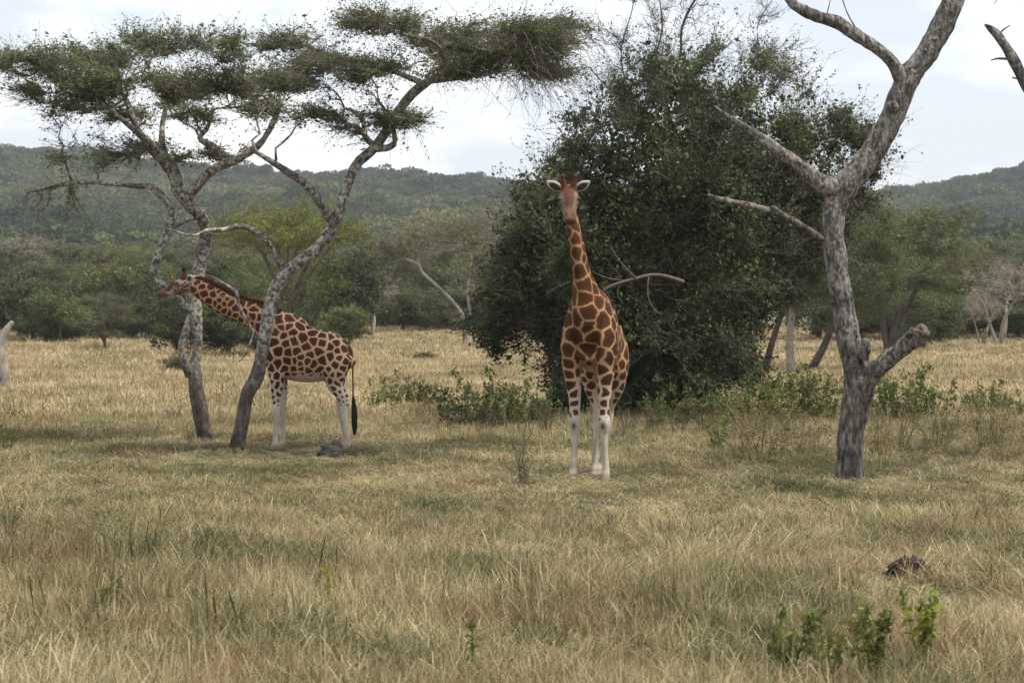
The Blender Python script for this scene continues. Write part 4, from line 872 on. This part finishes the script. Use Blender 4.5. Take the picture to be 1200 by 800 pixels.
def giraffe(name, loc, rz, sc, neck, head0, head1, fore, hind, seed, pal, ear_dir, tail, tuft, label):
    r = np.random.default_rng(seed); mb = MB(); reg = []     # reg rows: x y z radius part t
    def part(st, n, pid, **k):
        A = loft(mb, st, n, **k)
        t = np.linspace(0, 1, len(A)); reg.append(np.column_stack([A[:, :3], np.maximum(A[:, 3], A[:, 4]), np.full(len(A), pid), t])); return A
    tz = [(-.70, 2.00, 1.72, .07), (-.66, 2.06, 1.60, .17), (-.52, 2.18, 1.46, .26), (-.30, 2.30, 1.38, .32), (0, 2.37, 1.33, .37), (.26, 2.45, 1.34, .38), (.48, 2.60, 1.40, .36), (.64, 2.70, 1.48, .33), (.78, 2.68, 1.58, .29), (.89, 2.50, 1.74, .21), (.95, 2.3, 1.95, .10)]
    tz = [(x, a, b + pal.get('lift', 0) * (x > -.6), h * (1 - pal.get('slim', 0) * (x < .4))) for x, a, b, h in tz]
    part([(x, 0, (a + b) / 2, h, (a - b) / 2) for x, a, b, h in tz], 48, 0, sides=32)
    part(neck, 48, 1)
    h0, h1 = np.array(head0, float), np.array(head1, float); ax = nrm(h1 - h0); lat = nrm(np.cross([0, 0, 1.], ax)); up = np.cross(ax, lat)
    hs = [(-.04, .02, .085, .11), (.05, .02, .115, .135), (.15, .02, .14, .15), (.26, .0, .135, .15), (.36, -.012, .10, .122), (.46, -.02, .078, .095), (.55, -.025, .085, .085), (.62, -.035, .09, .08), (.67, -.045, .065, .055)]
    part([(*(h0 + ax * s + up * o), a, b) for s, o, a, b in hs], 36, 2, lateral=lat)
    for sg in (1, -1):       # brow, ossicone
        p = h0 + ax * .10 + up * .12 + lat * sg * .055
        part([(*p, .065, .065), (*(p + up * .07 - ax * .02 + lat * sg * .012), .044, .044), (*(p + up * .15 - ax * .045 + lat * sg * .025), .032, .032), (*(p + up * .20 - ax * .055 + lat * sg * .03), .032, .032), (*(p + up * .215 - ax * .058 + lat * sg * .03), .015, .015)], 14, 3, sides=10)
        e = h0 + ax * .24 + up * .075 + lat * sg * .085
        part([(*(e - ax * .06), .02, .02), (*e, .042, .042), (*(e + ax * .06), .02, .02)], 8, 2, sides=10)
    for (kx, ky, fx, fy), sg in zip(fore, (1, -1)):          # front legs: knee x,y ; foot x,y
        part([(.66, sg * .20, 2.28, .10, .20), (.71, sg * .245, 1.95, .13, .24), (.69, sg * .235, 1.6, .125, .185), ((.68 + kx) / 2, (sg * .22 + ky) / 2, 1.28, .098, .125), (kx, ky, 1.0, .070, .085), (kx + .015, ky, .86, .084, .092), (kx + .01, ky, .76, .072, .075), (kx - .005, ky, .66, .05, .06), ((kx + fx) / 2, (ky + fy) / 2, .44, .042, .052), (fx, fy, .22, .05, .056), (fx + .01, fy, .14, .062, .07), (fx + .03, fy, .085, .058, .066), (fx + .045, fy, .0, .075, .09)], 60, 4, lateral=(0, 1, 0), sides=18)
    for (kx, ky, fx, fy), sg in zip(hind, (1, -1)):
        part([(-.36, sg * .14, 2.12, .10, .24), (-.40, sg * .19, 1.8, .15, .29), (-.40, sg * .20, 1.52, .14, .24), (-.42, sg * .18, 1.3, .11, .165), ((-.47 + kx) / 2, (sg * .16 + ky) / 2, 1.12, .085, .115), (kx - .015, ky, .97, .068, .10), (kx + .0, ky, .84, .06, .078), ((kx + fx) / 2, (ky + fy) / 2, .5, .043, .055), (fx, fy, .22, .05, .056), (fx + .01, fy, .14, .06, .07), (fx + .03, fy, .085, .056, .066), (fx + .045, fy, .0, .072, .09)], 60, 5, lateral=(0, 1, 0), sides=18)
    me = mb.mesh('body_rough', None)
    tmp = obj('tmp', me); md = tmp.modifiers.new('r', 'REMESH'); md.mode = 'VOXEL'; md.voxel_size = 0.0145; md.use_smooth_shade = True
    dg = bpy.context.evaluated_depsgraph_get(); me2 = bpy.data.meshes.new_from_object(tmp.evaluated_get(dg)); bpy.data.objects.remove(tmp); bpy.data.meshes.remove(me)
    n = len(me2.vertices); V = np.empty(n * 3, np.float32); me2.vertices.foreach_get('co', V); V = V.reshape(-1, 3).astype(float)
    E = np.empty(len(me2.edges) * 2, np.int32); me2.edges.foreach_get('vertices', E); E = E.reshape(-1, 2)
    deg = np.bincount(E.ravel(), minlength=n).astype(float)[:, None]
    for it in range(8):
        A = np.zeros((n, 3)); np.add.at(A, E[:, 0], V[E[:, 1]]); np.add.at(A, E[:, 1], V[E[:, 0]])
        lam = .6 if it % 2 == 0 else -.45
        V = V + lam * (A / deg - V)
    me2.vertices.foreach_set('co', V.astype(np.float32).ravel())
    # --- which body part each vertex belongs to
    R = np.concatenate(reg); pid = np.zeros(n, int); tt = np.zeros(n)
    for a in range(0, n, 4000):
        d = np.linalg.norm(V[a:a + 4000, None] - R[None, :, :3], axis=-1) / (R[None, :, 3] + .03); i = d.argmin(1); pid[a:a + 4000] = R[i, 4]; tt[a:a + 4000] = R[i, 5]
    leg = (pid >= 4)
    hs_ = ((V - h0) @ ax)           # distance along the head
    # --- patch size by place
    cell = np.full(n, .175); cell = np.where(pid == 1, .165 - .055 * tt, cell)
    cell = np.where(pid == 0, np.interp(V[:, 2], [1.35, 1.6, 2.2], [.11, .15, .18]), cell)
    legc = np.interp(V[:, 2], [.8, 1.1, 1.5, 1.9], [.085, .10, .125, .165]); cell = np.where(leg, legc, cell)
    cell = np.where(pid >= 2, np.where(leg, cell, .052), cell); cell = cell * pal.get('cell', 1.0) * (1 + .22 * snoise(V, 41, 3.5))
    # --- Poisson seeds on the skin, then distance to the two nearest
    seeds = np.zeros((0, 3)); sr = np.zeros(0); buf, bs = [], []
    order = r.permutation(n)
    P_ = np.empty((4000, 3)); C_ = np.empty(4000); m = 0
    for i in order[:26000]:
        if m:
            dd = ((P_[:m] - V[i]) ** 2).sum(1)
            if (dd < (.5 * (C_[:m] + cell[i]) * .86) ** 2).any(): continue
        P_[m] = V[i]; C_[m] = cell[i]; m += 1
        if m >= 4000: break
    P_, C_ = P_[:m], C_[:m]
    Wv = V + .022 * np.stack([snoise(V, 5, 8), snoise(V, 6, 8), snoise(V, 7, 8)], 1) + .010 * np.stack([snoise(V, 55, 24), snoise(V, 56, 24), snoise(V, 57, 24)], 1)
    edge = np.zeros(n)
    for a in range(0, n, 3000):
        d = np.linalg.norm(Wv[a:a + 3000, None] - P_[None], axis=-1) / C_[None] ; d = np.partition(d, 1, axis=1)[:, :2]
        edge[a:a + 3000] = (d[:, 1] - d[:, 0]) * .5
    edge = edge * cell                  # metres to the border of the patch, about
    gap = np.where(leg, .016, .0125) * pal.get('gap', 1)
    gap = np.where(pid == 1, .0115 * pal.get('gap', 1), gap); gap = np.where((pid == 2) | (pid == 3), .007, gap)
    pat = edge - gap
    # pale parts: stockings, belly, inner thighs, face sides
    stock = smooth(.93, .80, V[:, 2] + .05 * snoise(V, 8, 6)) * leg
    belly = smooth(1.52 + pal.get('lift', 0), 1.36 + pal.get('lift', 0), V[:, 2]) * (pid == 0)
    inner = leg * (V[:, 2] < 1.75) * smooth(.02, -.03, (np.abs(V[:, 1]) - np.interp(V[:, 2], [.8, 1.6], [.15, .12]))) * (V[:, 2] > .8) * .8
    pat = pat - .09 * stock - .075 * belly - .045 * inner
    cream = np.array(pal['cream']); tan = np.array(pal['tan']); br = np.array(pal['brown']); white = np.array((.48, .43, .36))
    base = np.tile(tan, (n, 1))
    pale = np.clip(stock + belly * .9 + leg * smooth(1.7, 1.1, V[:, 2]) * .8, 0, 1)[:, None]; base = base * (1 - pale) + white * pale
    base = np.where((pid == 1)[:, None], np.array(pal['neck']), base)
    patc = np.tile(br, (n, 1)); patc = patc * (1 + .3 * snoise(V, 9, 2.2))[:, None]
    dirt = (leg * smooth(1.1, .3, V[:, 2]) * np.clip(.5 + .8 * snoise(V * np.array([1, 1, .45]), 61, 13), 0, 1) * .7)[:, None]; base = base * (1 - dirt) + np.array((.27, .205, .15)) * dirt
    # knees carry a brown smudge in front, fetlocks a greyish one
    kn = leg * np.exp(-((V[:, 2] - .80) / .045) ** 2) * (V[:, 0] > .6); 
    if pal.get('knee'):
        for kx, ky, fx, fy in fore:
            q = np.exp(-(((V[:, 2] - .79) / .05) ** 2 + ((V[:, 1] - ky) / .035) ** 2)) * (V[:, 0] > kx + .03); base = base * (1 - q[:, None]) + np.array((.06, .04, .025)) * q[:, None]
    ft = (leg * smooth(.2, .12, V[:, 2]))[:, None] * .55; base = base * (1 - ft) + np.array((.22, .17, .13)) * ft
    hf = (leg * smooth(.085, .06, V[:, 2]))[:, None]; base = base * (1 - hf) + np.array((.10, .08, .065)) * hf
    # face
    hd = (pid == 2); hv = (V - h0) @ up; hl = np.abs((V - h0) @ lat)
    fcol = np.tile(np.array(pal.get('cheek', (.34, .285, .23))), (n, 1)) * (1 - .3 * (snoise(V, 14, 22) > .3))[:, None]
    nb = .012 * snoise(V, 12, 16); top = np.maximum(smooth(.02, .075, hv + nb) * smooth(.10, .06, hl + nb + .03 * smooth(.2, .45, hs_)), pal.get('bridge', 1) * smooth(.02, .05, hv + nb - .045 + .10 * smooth(.22, .45, hs_)) * smooth(.22, .30, hs_))[:, None]; fcol = fcol * (1 - top) + np.array(pal['face']) * top
    muz = smooth(.43, .55, hs_)[:, None]; fcol = fcol * (1 - muz) + np.array((.125, .068, .045)) * muz
    lip = (smooth(.5, .58, hs_) * smooth(-.05, -.09, hv))[:, None]; fcol = fcol * (1 - lip) + np.array((.30, .115, .05)) * lip
    nos = np.exp(-(((hs_ - .60) / .03) ** 2 + ((hv - .03) / .03) ** 2 + ((hl - .045) / .02) ** 2))[:, None]; fcol = fcol * (1 - nos) + np.array((.03, .02, .018)) * nos
    mouth = (np.exp(-((hv + .062 + .02 * (hs_ - .55)) / .008) ** 2) * smooth(.46, .52, hs_))[:, None] * .8; fcol = fcol * (1 - mouth) + np.array((.04, .025, .02)) * mouth
    eyep = np.exp(-(((hs_ - .25) / .05) ** 2 + ((hv - .07) / .035) ** 2)) * (hl > .07); fcol = fcol * (1 - .7 * eyep[:, None]) + np.array((.05, .035, .03)) * .7 * eyep[:, None]
    base = np.where(hd[:, None], fcol, base)
    pat = np.where(hd & ((hv > .05) | (hs_ > .36) | (hs_ < .04) & (hv > 0)), -.05, pat)
    base = np.where((pid == 3)[:, None], np.where(((V - h0) @ up > pal.get('tip', .25))[:, None], np.array((.02, .013, .01)), np.array((.10, .04, .02))), base); pat = np.where(pid == 3, -.05, pat)
    for nm, c in (('patch_col', patc), ('base_col', base)):
        at = me2.attributes.new(nm, 'FLOAT_COLOR', 'POINT'); at.data.foreach_set('color', np.column_stack([np.clip(c, 0, 1), np.ones(n)]).astype(np.float32).ravel())
    at = me2.attributes.new('tone', 'FLOAT', 'POINT'); at.data.foreach_set('value', pat.astype(np.float32))
    me2.materials.clear(); me2.materials.append(M['coat']); me2.name = 'giraffe_body'; me2.update()
    root = empty('giraffe', loc, rz, sc); obj('body', me2, root)
    tag(root, label, 'giraffe')
    # mane along the nape
    nk = crom(neck, 60); T = nrm(np.gradient(nk[:, :3], axis=0)); U = nrm(np.cross(T, np.array([0, 1., 0]))); 
    if U[10, 2] < 0 and pal.get('side') or (not pal.get('side') and U[20, 0] > 0): U = -U
    i = np.repeat(np.arange(6, 60), 70); n_ = len(i); p = nk[i, :3] + U[i] * (nk[i, 4:5] - .02) + T[i] * r.uniform(-.02, .02, (n_, 1)); p[:, 1] += r.normal(0, .010, n_)
    hl_ = (.085 * np.interp(i, [6, 14, 50, 59], [.5, 1, 1, .6]) * r.uniform(.75, 1.15, n_))[:, None]
    e = p + (U[i] + r.normal(0, .13, (n_, 3)) - T[i] * .15) * hl_
    Cc = np.stack([p, (p + e) / 2, e], 1); Vv, Qq = tubes(Cc, np.tile([.006, .005, .002], (n_, 1)), 3); mbm = MB(); mbm.add(Vv, Qq); obj('mane', mbm.mesh('mane', M['mane']), root)
    # eyes, ears
    for sg in (1, -1):
        mbe = MB(); c = h0 + ax * .245 + up * .072 + lat * sg * .122
        u = np.linspace(0, np.pi, 7); st = [(*(c + ax * (-.034 * math.cos(q))), max(.0012, .03 * math.sin(q)), max(.0012, .028 * math.sin(q))) for q in u]; loft(mbe, st, 13, lateral=lat, sides=10); obj('eye', mbe.mesh('eye', M['eye']), root)
        b0 = h0 + ax * .03 + up * .075 + lat * sg * .085; ed = nrm(lat * sg * ear_dir[0] + up * ear_dir[1] + ax * ear_dir[2]); fr = nrm(ax * ear_dir[3] + lat * sg * ear_dir[4]); fr = nrm(fr - (fr @ ed) * ed); wd = np.cross(ed, fr)
        me_, mi_ = MB(), MB(); loft(me_, [(*(b0 + ed * s), a, .02 if a > .02 else .01) for s, a in ((-.03, .03), (.03, .045), (.09, .068), (.15, .066), (.20, .043), (.24, .012))], 16, lateral=wd, sides=12)
        o = obj('ear', me_.mesh('ear', M['ear']), root)
        loft(mi_, [(*(b0 + fr * .017 + ed * s), a, .006) for s, a in ((.02, .008), (.06, .036), (.11, .045), (.16, .038), (.20, .008))], 12, lateral=wd, sides=10); obj('ear_lining', mi_.mesh('ear_lining', M['ear_in']), o)
    # tail
    mbt = MB(); A = trunk(mbt, np.array(tail, float), 8, .04, .06, 2); to = obj('tail', mbt.mesh('tail', M['mane']), root)
    tp = np.array(tuft, float); k = 520; t_ = np.linspace(0, 1, 6); base_p = crom(tp[:, :3], 6); off = r.normal(0, 1, (k, 3)) * pal.get('tuft', .017)
    Cc = base_p[None] + off[:, None] * np.interp(t_, [0, .5, 1], [.35, 1.25, .9])[None, :, None] * tp[0, 3]; ln = r.uniform(.4, 1.1, k)
    Cc = base_p[:1][None] + (Cc - base_p[:1][None]) * ln[:, None, None]
    Vv, Qq = tubes(Cc, np.tile([.006, .006, .0055, .005, .0035, .0015], (k, 1)), 3); mbt = MB(); mbt.add(Vv, Qq); obj('tail_tuft', mbt.mesh('tail_tuft', M['tuft']), to)
    return root

# browsing giraffe, seen from its left side, head stretched between the two acacias
Yg = 46.2; g1 = np.array([gx(368, Yg), Yg, 0]); g1[2] = gz(g1[0], Yg)
def gl(px, py, y=0): return ((368 - px) / 61.0, y, (531 - py) / 61.0)
giraffe('g_side', g1, math.pi, 1.0,
        [(.45, 0, 2.2, .24, .36), (.74, 0, 2.28, .21, .36), (*gl(309, 378, .0), .16, .30), (*gl(290, 370), .13, .235), (*gl(268, 361), .115, .215), (*gl(249, 350), .105, .20), (*gl(236, 342), .10, .18), (*gl(226, 337), .095, .15)],
        gl(224.5, 334.5), gl(185.5, 346.5),
        [(.70, .19, .72, .18), (.62, -.19, .62, -.17)], [(-.58, .17, -.66, .16), (-.50, -.17, -.60, -.15)], 3,
        dict(cream=(.5, .36, .25), tan=(.46, .29, .19), neck=(.42, .225, .13), brown=(.055, .024, .0125), face=(.075, .03, .017), gap=1.2, side=True), (.75, .1, -.55, .35, 1.0),
        [(-.66, 0, 2.02, .04), (-.72, .01, 1.9, .03), (-.74, .01, 1.6, .02), (-.745, .01, 1.25, .017), (-.75, .01, 1.02, .02)], [(-.75, .01, 1.06, 1.0), (-.765, .01, .75, 1), (-.775, .01, .38, 1)],
        'browsing giraffe in side view with outstretched neck, head against an acacia trunk')
# giraffe facing the camera
th = math.radians(13); Yf = 36.95; dv = np.array([-math.sin(th), -math.cos(th)]); k = 1.13
fm = np.array([gx(690, Yf), Yf]); org = fm - dv * .69 * k
giraffe('g_front', (org[0], org[1], gz(org[0], org[1])), math.atan2(dv[1], dv[0]), k,
        [(.50, 0, 2.18, .25, .38), (.70, -.01, 2.36, .235, .40), (.80, -.03, 2.62, .17, .30), (.88, -.065, 2.88, .112, .215), (.95, -.105, 3.17, .10, .175), (1.01, -.15, 3.48, .085, .15), (1.05, -.185, 3.74, .078, .135), (1.06, -.20, 3.92, .08, .12)],
        (1.03, -.215, 3.91), (1.03 + .53 * .97, -.215 + .53 * .24, 3.56),
        [(.71, .215, .70, .235), (.69, -.19, .68, -.215)], [(-.55, .04, -.58, -.055), (-.50, -.115, -.50, -.15)], 9,
        dict(cream=(.5, .36, .25), tan=(.37, .225, .12), neck=(.31, .172, .085), brown=(.064, .025, .011), face=(.085, .036, .022), tip=.34, lift=.16, slim=.12, cheek=(.175, .135, .105), tuft=.03, bridge=.0, gap=1.05, cell=1.2, knee=True), (.93, .55, -.15, 1.0, -.05),
        [(-.66, 0, 2.02, .04), (-.78, .0, 1.85, .03), (-.83, .0, 1.55, .022), (-.80, .04, 1.34, .018), (-.77, .10, 1.28, .02)], [(-.77, .12, 1.28, 1.3), (-.74, .33, 1.47, 1), (-.70, .60, 1.74, 1)],
        'giraffe standing upright facing the camera in front of the dark thicket')

# ================================================================ small plants
def herb(seed, h, n, leafsz, per, spread=.3, lobed=.55):
    t = Tree(seed); r = t.r
    for k in range(n):
        a = r.uniform(0, 6.28); R = spread * r.uniform(.2, 1.2); hh = h * r.uniform(.55, 1.1)
        t.limb([[.3 * R * math.cos(a), .3 * R * math.sin(a), -.04, .009], [.6 * R * math.cos(a), .6 * R * math.sin(a), hh * .5, .007], [R * math.cos(a), R * math.sin(a), hh, .004]], 4, .12, .05, cap=False)
    C = t.twigs(n * 6, .16 * h / .8, .003, 0, (0, 0, 0), .1, -.2, .6); t.leaf_on(C, per, leafsz, .03, asp=lobed)
    return t
HB = [herb(101 + k, .95, 14, .075, 8, .45) for k in range(4)]
HM = {}
def plant(proto_i, protos, key, leafm, stemm, px, Y, sc, label, group=None, cat='plant', name='leafy_herb', wide=1.0):
    q = (key, proto_i)
    if q not in HM: HM[q] = {('stem' if a == 'trunk' else 'stalks' if a == 'twigs' else 'foliage'): b for a, b in protos[proto_i].meshes(key, M[stemm], M[stemm], M[leafm]).items()}
    x = gx(px, Y); e = place(name, HM[q], (x, Y, gz(x, Y)), random.uniform(0, 6.28), (sc * wide, sc * wide, sc), {'foliage': M[leafm], 'stem': M[stemm], 'stalks': M[stemm]}); return tag(e, label, cat, group)
M['dry_stem'] = plain_mat('dry_stem', (.24, .19, .10), 0.8)
M['herb_stem'] = plain_mat('herb_stem', (.10, .11, .04), 0.8)
rr = np.random.default_rng(11)
hl = 'leafy green herb growing in the undergrowth at the foot of the thicket'
for (px, Y, s) in [(523, 57, .9), (540, 55.5, 1.0), (556, 56.5, 1.15), (572, 55, 1.05), (590, 56, 1.2), (606, 57, 1.0), (622, 55.5, .9), (640, 57, .8), (770, 56, .8), (800, 56.5, .9), (828, 57, .9), (850, 56, 1.0)]:
    plant(int(rr.integers(0, 4)), HB, 'herb', 'herb_leaf' if rr.uniform() < .35 else 'green_leaf', 'herb_stem', px, Y, s, 'leafy green herb at the foot of the thicket ' + ('towards the open meadow' if px < 700 else 'towards the trees behind'), 'herbs at the foot of the thicket' + (', meadow side' if px < 700 else ', tree side'))
hl = 'bright green leafy herb in the strip beside the dead tree'
for (px, Y, s) in [(866, 58, .9), (884, 60, 1.1), (902, 61, 1.15), (918, 59, 1.1), (934, 61, 1.1), (950, 60, 1.15), (966, 59, 1.0), (1030, 60, .95), (1046, 59, 1.05), (1062, 58, 1.1), (1078, 60, 1.05), (1096, 60, .85)]:
    plant(int(rr.integers(0, 4)), HB, 'herb', 'herb_leaf', 'herb_stem', px, Y, s * 1.12, 'bright green leafy herb ' + ('between the thicket and the dead trunk' if px < 1000 else 'behind the sawn-off stub of the dead tree'), 'herbs between thicket and dead trunk' if px < 1000 else 'herbs behind the stub')
hl = 'green herb with rounded leaves out in the dry grass'
for (px, Y, s) in [(1142, 62, .8), (1160, 61, .9), (1176, 63, .75), (1196, 60, .7)]:
    plant(int(rr.integers(0, 4)), HB, 'herb', 'herb_leaf', 'herb_stem', px, Y, s, hl, 'herbs in the dry grass')
plant(0, HB, 'herb', 'herb_leaf', 'herb_stem', 843, 47.5, .62, 'single bright green herb standing before the undergrowth', name='leafy_herb')
hl = 'pale green low herb behind the browsing giraffe\'s tail'
for (px, Y, s) in [(440, 66, .8), (458, 67, .9), (474, 68, .95), (490, 68, .9), (500, 66, .7)]:
    plant(int(rr.integers(0, 4)), HB, 'herb', 'herb_leaf' if px < 480 else 'dry_leaf', 'herb_stem', px, Y, s, hl, 'herbs behind the browsing giraffe')
plant(1, HB, 'herb', 'herb_leaf', 'herb_stem', 8, 47, .5, 'green herb in the grass left of the acacia trunks')
# dry twiggy weeds
def weed(seed):
    t = Tree(seed); r = t.r
    for k in range(16):
        a = r.uniform(0, 6.28); R = r.uniform(.1, .4); hh = r.uniform(.5, 1.0)
        t.limb([[.2 * R * math.cos(a), .2 * R * math.sin(a), -.04, .006], [.6 * R * math.cos(a), .6 * R * math.sin(a), hh * .55, .005], [R * 1.1 * math.cos(a), R * 1.1 * math.sin(a), hh, .0025]], 3, .14, .05, cap=False)
    C = t.twigs(150, .2, .0024, 0, (0, 0, 0), .0, -.5, .45); t.leaf_on(C, 4, .035, .02, asp=.4)
    return t
WD = [weed(131 + k) for k in range(3)]
wl = 'brown dry twiggy weed in the tall grass round the dead tree'
for (px, Y, s) in [(868, 45, 1.0), (890, 44, 1.1), (912, 43, 1.0), (938, 45, .95), (960, 46, .9), (1030, 44, .95), (1052, 43, 1.0), (1075, 42.5, 1.05), (1100, 43, 1.1), (1128, 42, 1.1), (1150, 43.5, 1.05), (1175, 42, 1.0), (1192, 44, 1.0), (1090, 47, 1.0), (1120, 48, 1.0), (885, 49, 1.0), (1165, 49, 1.0)]:
    plant(int(rr.integers(0, 3)), WD, 'weed', 'dry_leaf', 'dry_stem', px, Y + rr.uniform(-1.5, 2.5), s * rr.uniform(.55, 1.1), 'brown dry twiggy weed ' + ('in the grass between the thicket and the dead trunk' if px < 1000 else 'in the grass just past the dead trunk' if px < 1105 else 'in the grass out beyond the dead tree\'s stub'), 'dry weeds ' + ('before the thicket' if px < 1000 else 'past the dead trunk' if px < 1105 else 'beyond the stub'), 'weed', 'dry_weed', 1.5)
wl = 'brown dry weed at the thicket\'s shaded foot'
for (px, Y, s) in [(530, 53, .6), (565, 52.5, .7), (600, 53, .65), (640, 53.5, .7), (735, 53, .7), (765, 53, .7), (795, 52, .65), (825, 53, .7)]:
    plant(int(rr.integers(0, 3)), WD, 'weed', 'dry_leaf', 'dark_twig', px, Y, s, wl, 'dry weeds at the foot of the thicket', 'weed', 'dry_weed', 1.3)
plant(0, WD, 'weed', 'dry_leaf', 'dark_twig', 614, 36.0, .72, 'dead thin weed standing between the two giraffes', None, 'weed', 'dry_weed', .7)
plant(1, WD, 'weed', 'dry_leaf', 'dark_twig', 12, 27.5, .45, 'dark twiggy weed in the short grass on its own', None, 'weed', 'dry_weed', .8)
plant(2, WD, 'weed', 'dry_leaf', 'dark_twig', 205, 60, .6, 'dry weed in the meadow beside the lichened acacia foot', None, 'weed', 'dry_weed', 1.2)
plant(0, WD, 'weed', 'bush_leaf', 'dark_twig', 222, 48.6, .45, 'small dark weed at the lichened acacia\'s foot', None, 'weed', 'dry_weed', 1.2)
# foreground plants with spikes of close leaves
def spike(seed, n, h):
    t = Tree(seed); r = t.r
    for k in range(n):
        a = r.uniform(0, 6.28); R = r.uniform(.0, .16) if n > 1 else 0.02; hh = h * r.uniform(.7, 1.05)
        A = t.limb([[.3 * R * math.cos(a), .3 * R * math.sin(a), -.04, .006], [.7 * R * math.cos(a), .7 * R * math.sin(a), hh * .5, .005], [R * 1.2 * math.cos(a), R * 1.2 * math.sin(a), hh, .003]], 5, .05, .05, cap=False)
        m = int(75 * h / .6); z = r.uniform(.42, 1.0, m); i = np.minimum((z * (len(A) - 1)).astype(int), len(A) - 1); c = A[i, :3] + r.normal(0, .022, (m, 3))
        t.leaf_at(c, .05, asp=.5)
    return t
SP = [spike(151, 7, .62), spike(152, 6, .6), spike(153, 1, .62), spike(154, 4, .5)]
plant(0, SP, 'spike', 'sprig_leaf', 'herb_stem', 1022, 16.3, 1.0, 'green spiky-leaved plant in the foreground grass', name='spiky_plant')
plant(1, SP, 'spike', 'yellow_leaf', 'herb_stem', 1086, 17.3, 1.0, 'yellowing spiky-leaved plant in the foreground grass beside a green one', name='spiky_plant')
plant(3, SP, 'spike', 'sprig_leaf', 'herb_stem', 915, 16.6, 1.15, 'small pale green plant half sunk in the foreground grass', name='spiky_plant')
plant(3, SP, 'spike', 'sprig_leaf', 'herb_stem', 962, 16.4, 1.1, 'low green plant between two others in the foreground grass', name='spiky_plant')
plant(2, SP, 'spike', 'yellow_leaf', 'herb_stem', 383, 20.3, .85, 'single yellow-green flower spike standing in the grass', name='flower_spike')
plant(2, SP, 'spike', 'sprig_leaf', 'herb_stem', 553, 16.6, .8, 'thin green sprig with yellowing tip in the near grass', name='flower_spike')
plant(3, SP, 'spike', 'sprig_leaf', 'herb_stem', 130, 20.5, .7, 'pale green low plant in the near grass', name='spiky_plant')

# stones, mound, fallen sticks
def lump(name, px, Y, rx, ry, rz_, m, seed, label, cat, rough=.16, freq=5):
    x = gx(px, Y); mb = MB(); u = np.linspace(0, np.pi, 22); v = np.arange(34) * 2 * np.pi / 34
    D = np.stack([np.sin(u)[:, None] * np.cos(v), np.sin(u)[:, None] * np.sin(v), np.cos(u)[:, None] + 0 * v], -1).reshape(-1, 3)
    rad = 1 + rough * snoise(D, seed, freq * .5) + rough * .5 * snoise(D, seed + 1, freq * 1.6)
    V = D * rad[:, None] * np.array([rx, ry, rz_]); i = np.arange(21)[:, None] * 34; q = np.arange(34)[None]
    Q = np.stack([i + q, i + 34 + q, i + 34 + (q + 1) % 34, i + (q + 1) % 34], -1).reshape(-1, 4); mb.add(V, Q)
    o = obj(name, mb.mesh(name, m)); o.location = (x, Y, gz(x, Y) + rz_ * .5); return tag(o, label, cat)
lump('stone', 387, 43.7, .22, .17, .18, M['stone'], 3, 'dark rounded stone near the browsing giraffe\'s hind hoof', 'stone')
lump('stone', 394, 44.4, .15, .14, .22, M['stone'], 8, 'smaller dark stone leaning on a bigger one by the hind hoof', 'stone')
lump('soil_mound', 1066, 23.3, .19, .18, .13, M['soil'], 12, 'dark crumbly soil mound in the grass before the dead tree', 'mound', .42, 13)
lump('soil_mound', 536, 36.6, .14, .12, .07, M['soil'], 15, 'small grey soil heap beside a dead stick', 'mound', .3, 9)
def stick(rows, Y, seed, label):
    mb = MB(); 
    for q in rows: trunk(mb, np.array([[gx(a, Y + d), Y + d, gz(gx(a, Y), Y) + z, rd] for a, z, rd, d in q]), 6, .05, .15, seed)
    me = mb.mesh('fallen_stick', M['dark_twig']); o0 = (gx(rows[0][0][0], Y), Y, gz(gx(rows[0][0][0], Y), Y)); settle(me, o0)
    o = obj('fallen_stick', me); o.location = o0; tag(o, label, 'stick')
stick([[(608, .03, .014, -.4), (640, .06, .013, 0), (665, .11, .012, .1), (692, .22, .009, .2)], [(655, .09, .008, .05), (672, .06, .006, .3)]], 36.6, 5, 'long thin dry stick lying at the facing giraffe\'s hooves')
stick([[(552, .12, .016, .2), (560, .05, .02, 0), (568, .02, .018, 0), (577, .04, .012, -.1)]], 36.2, 9, 'short crooked dark stick lying beside the grey soil heap')
stick([[(601, .02, .012, 0), (612, .07, .014, 0), (616, .2, .012, 0), (612, .4, .009, 0), (614, .55, .006, 0)]], 35.8, 12, 'dark upright dead stem rising from the grass near a thin weed')

# ================================================================ air
def haze():
    x0, x1, y0, y1, z0, z1 = -1900, 1900, -130, 2500, -4.0, 175.0
    mb = MB(); V = [(x, y, z) for z in (z0, z1) for y in (y0, y1) for x in (x0, x1)]
    mb.add(V, [(0, 2, 3, 1), (4, 5, 7, 6), (0, 1, 5, 4), (2, 6, 7, 3), (0, 4, 6, 2), (1, 3, 7, 5)])
    m, nt, L = mat('air'); v = N(nt, 'ShaderNodeVolumePrincipled'); v.inputs['Color'].default_value = (.86, .92, 1.0, 1); v.inputs['Density'].default_value = 0.00014; v.inputs['Anisotropy'].default_value = 0.2
    o = N(nt, 'ShaderNodeOutputMaterial'); L(v.outputs[0], o.inputs['Volume'])
    ob = obj('haze', mb.mesh('haze', m, False)); tag(ob, 'thin pale haze in the air over the valley', 'haze', kind='stuff'); ob.display_type = 'WIRE'
haze()
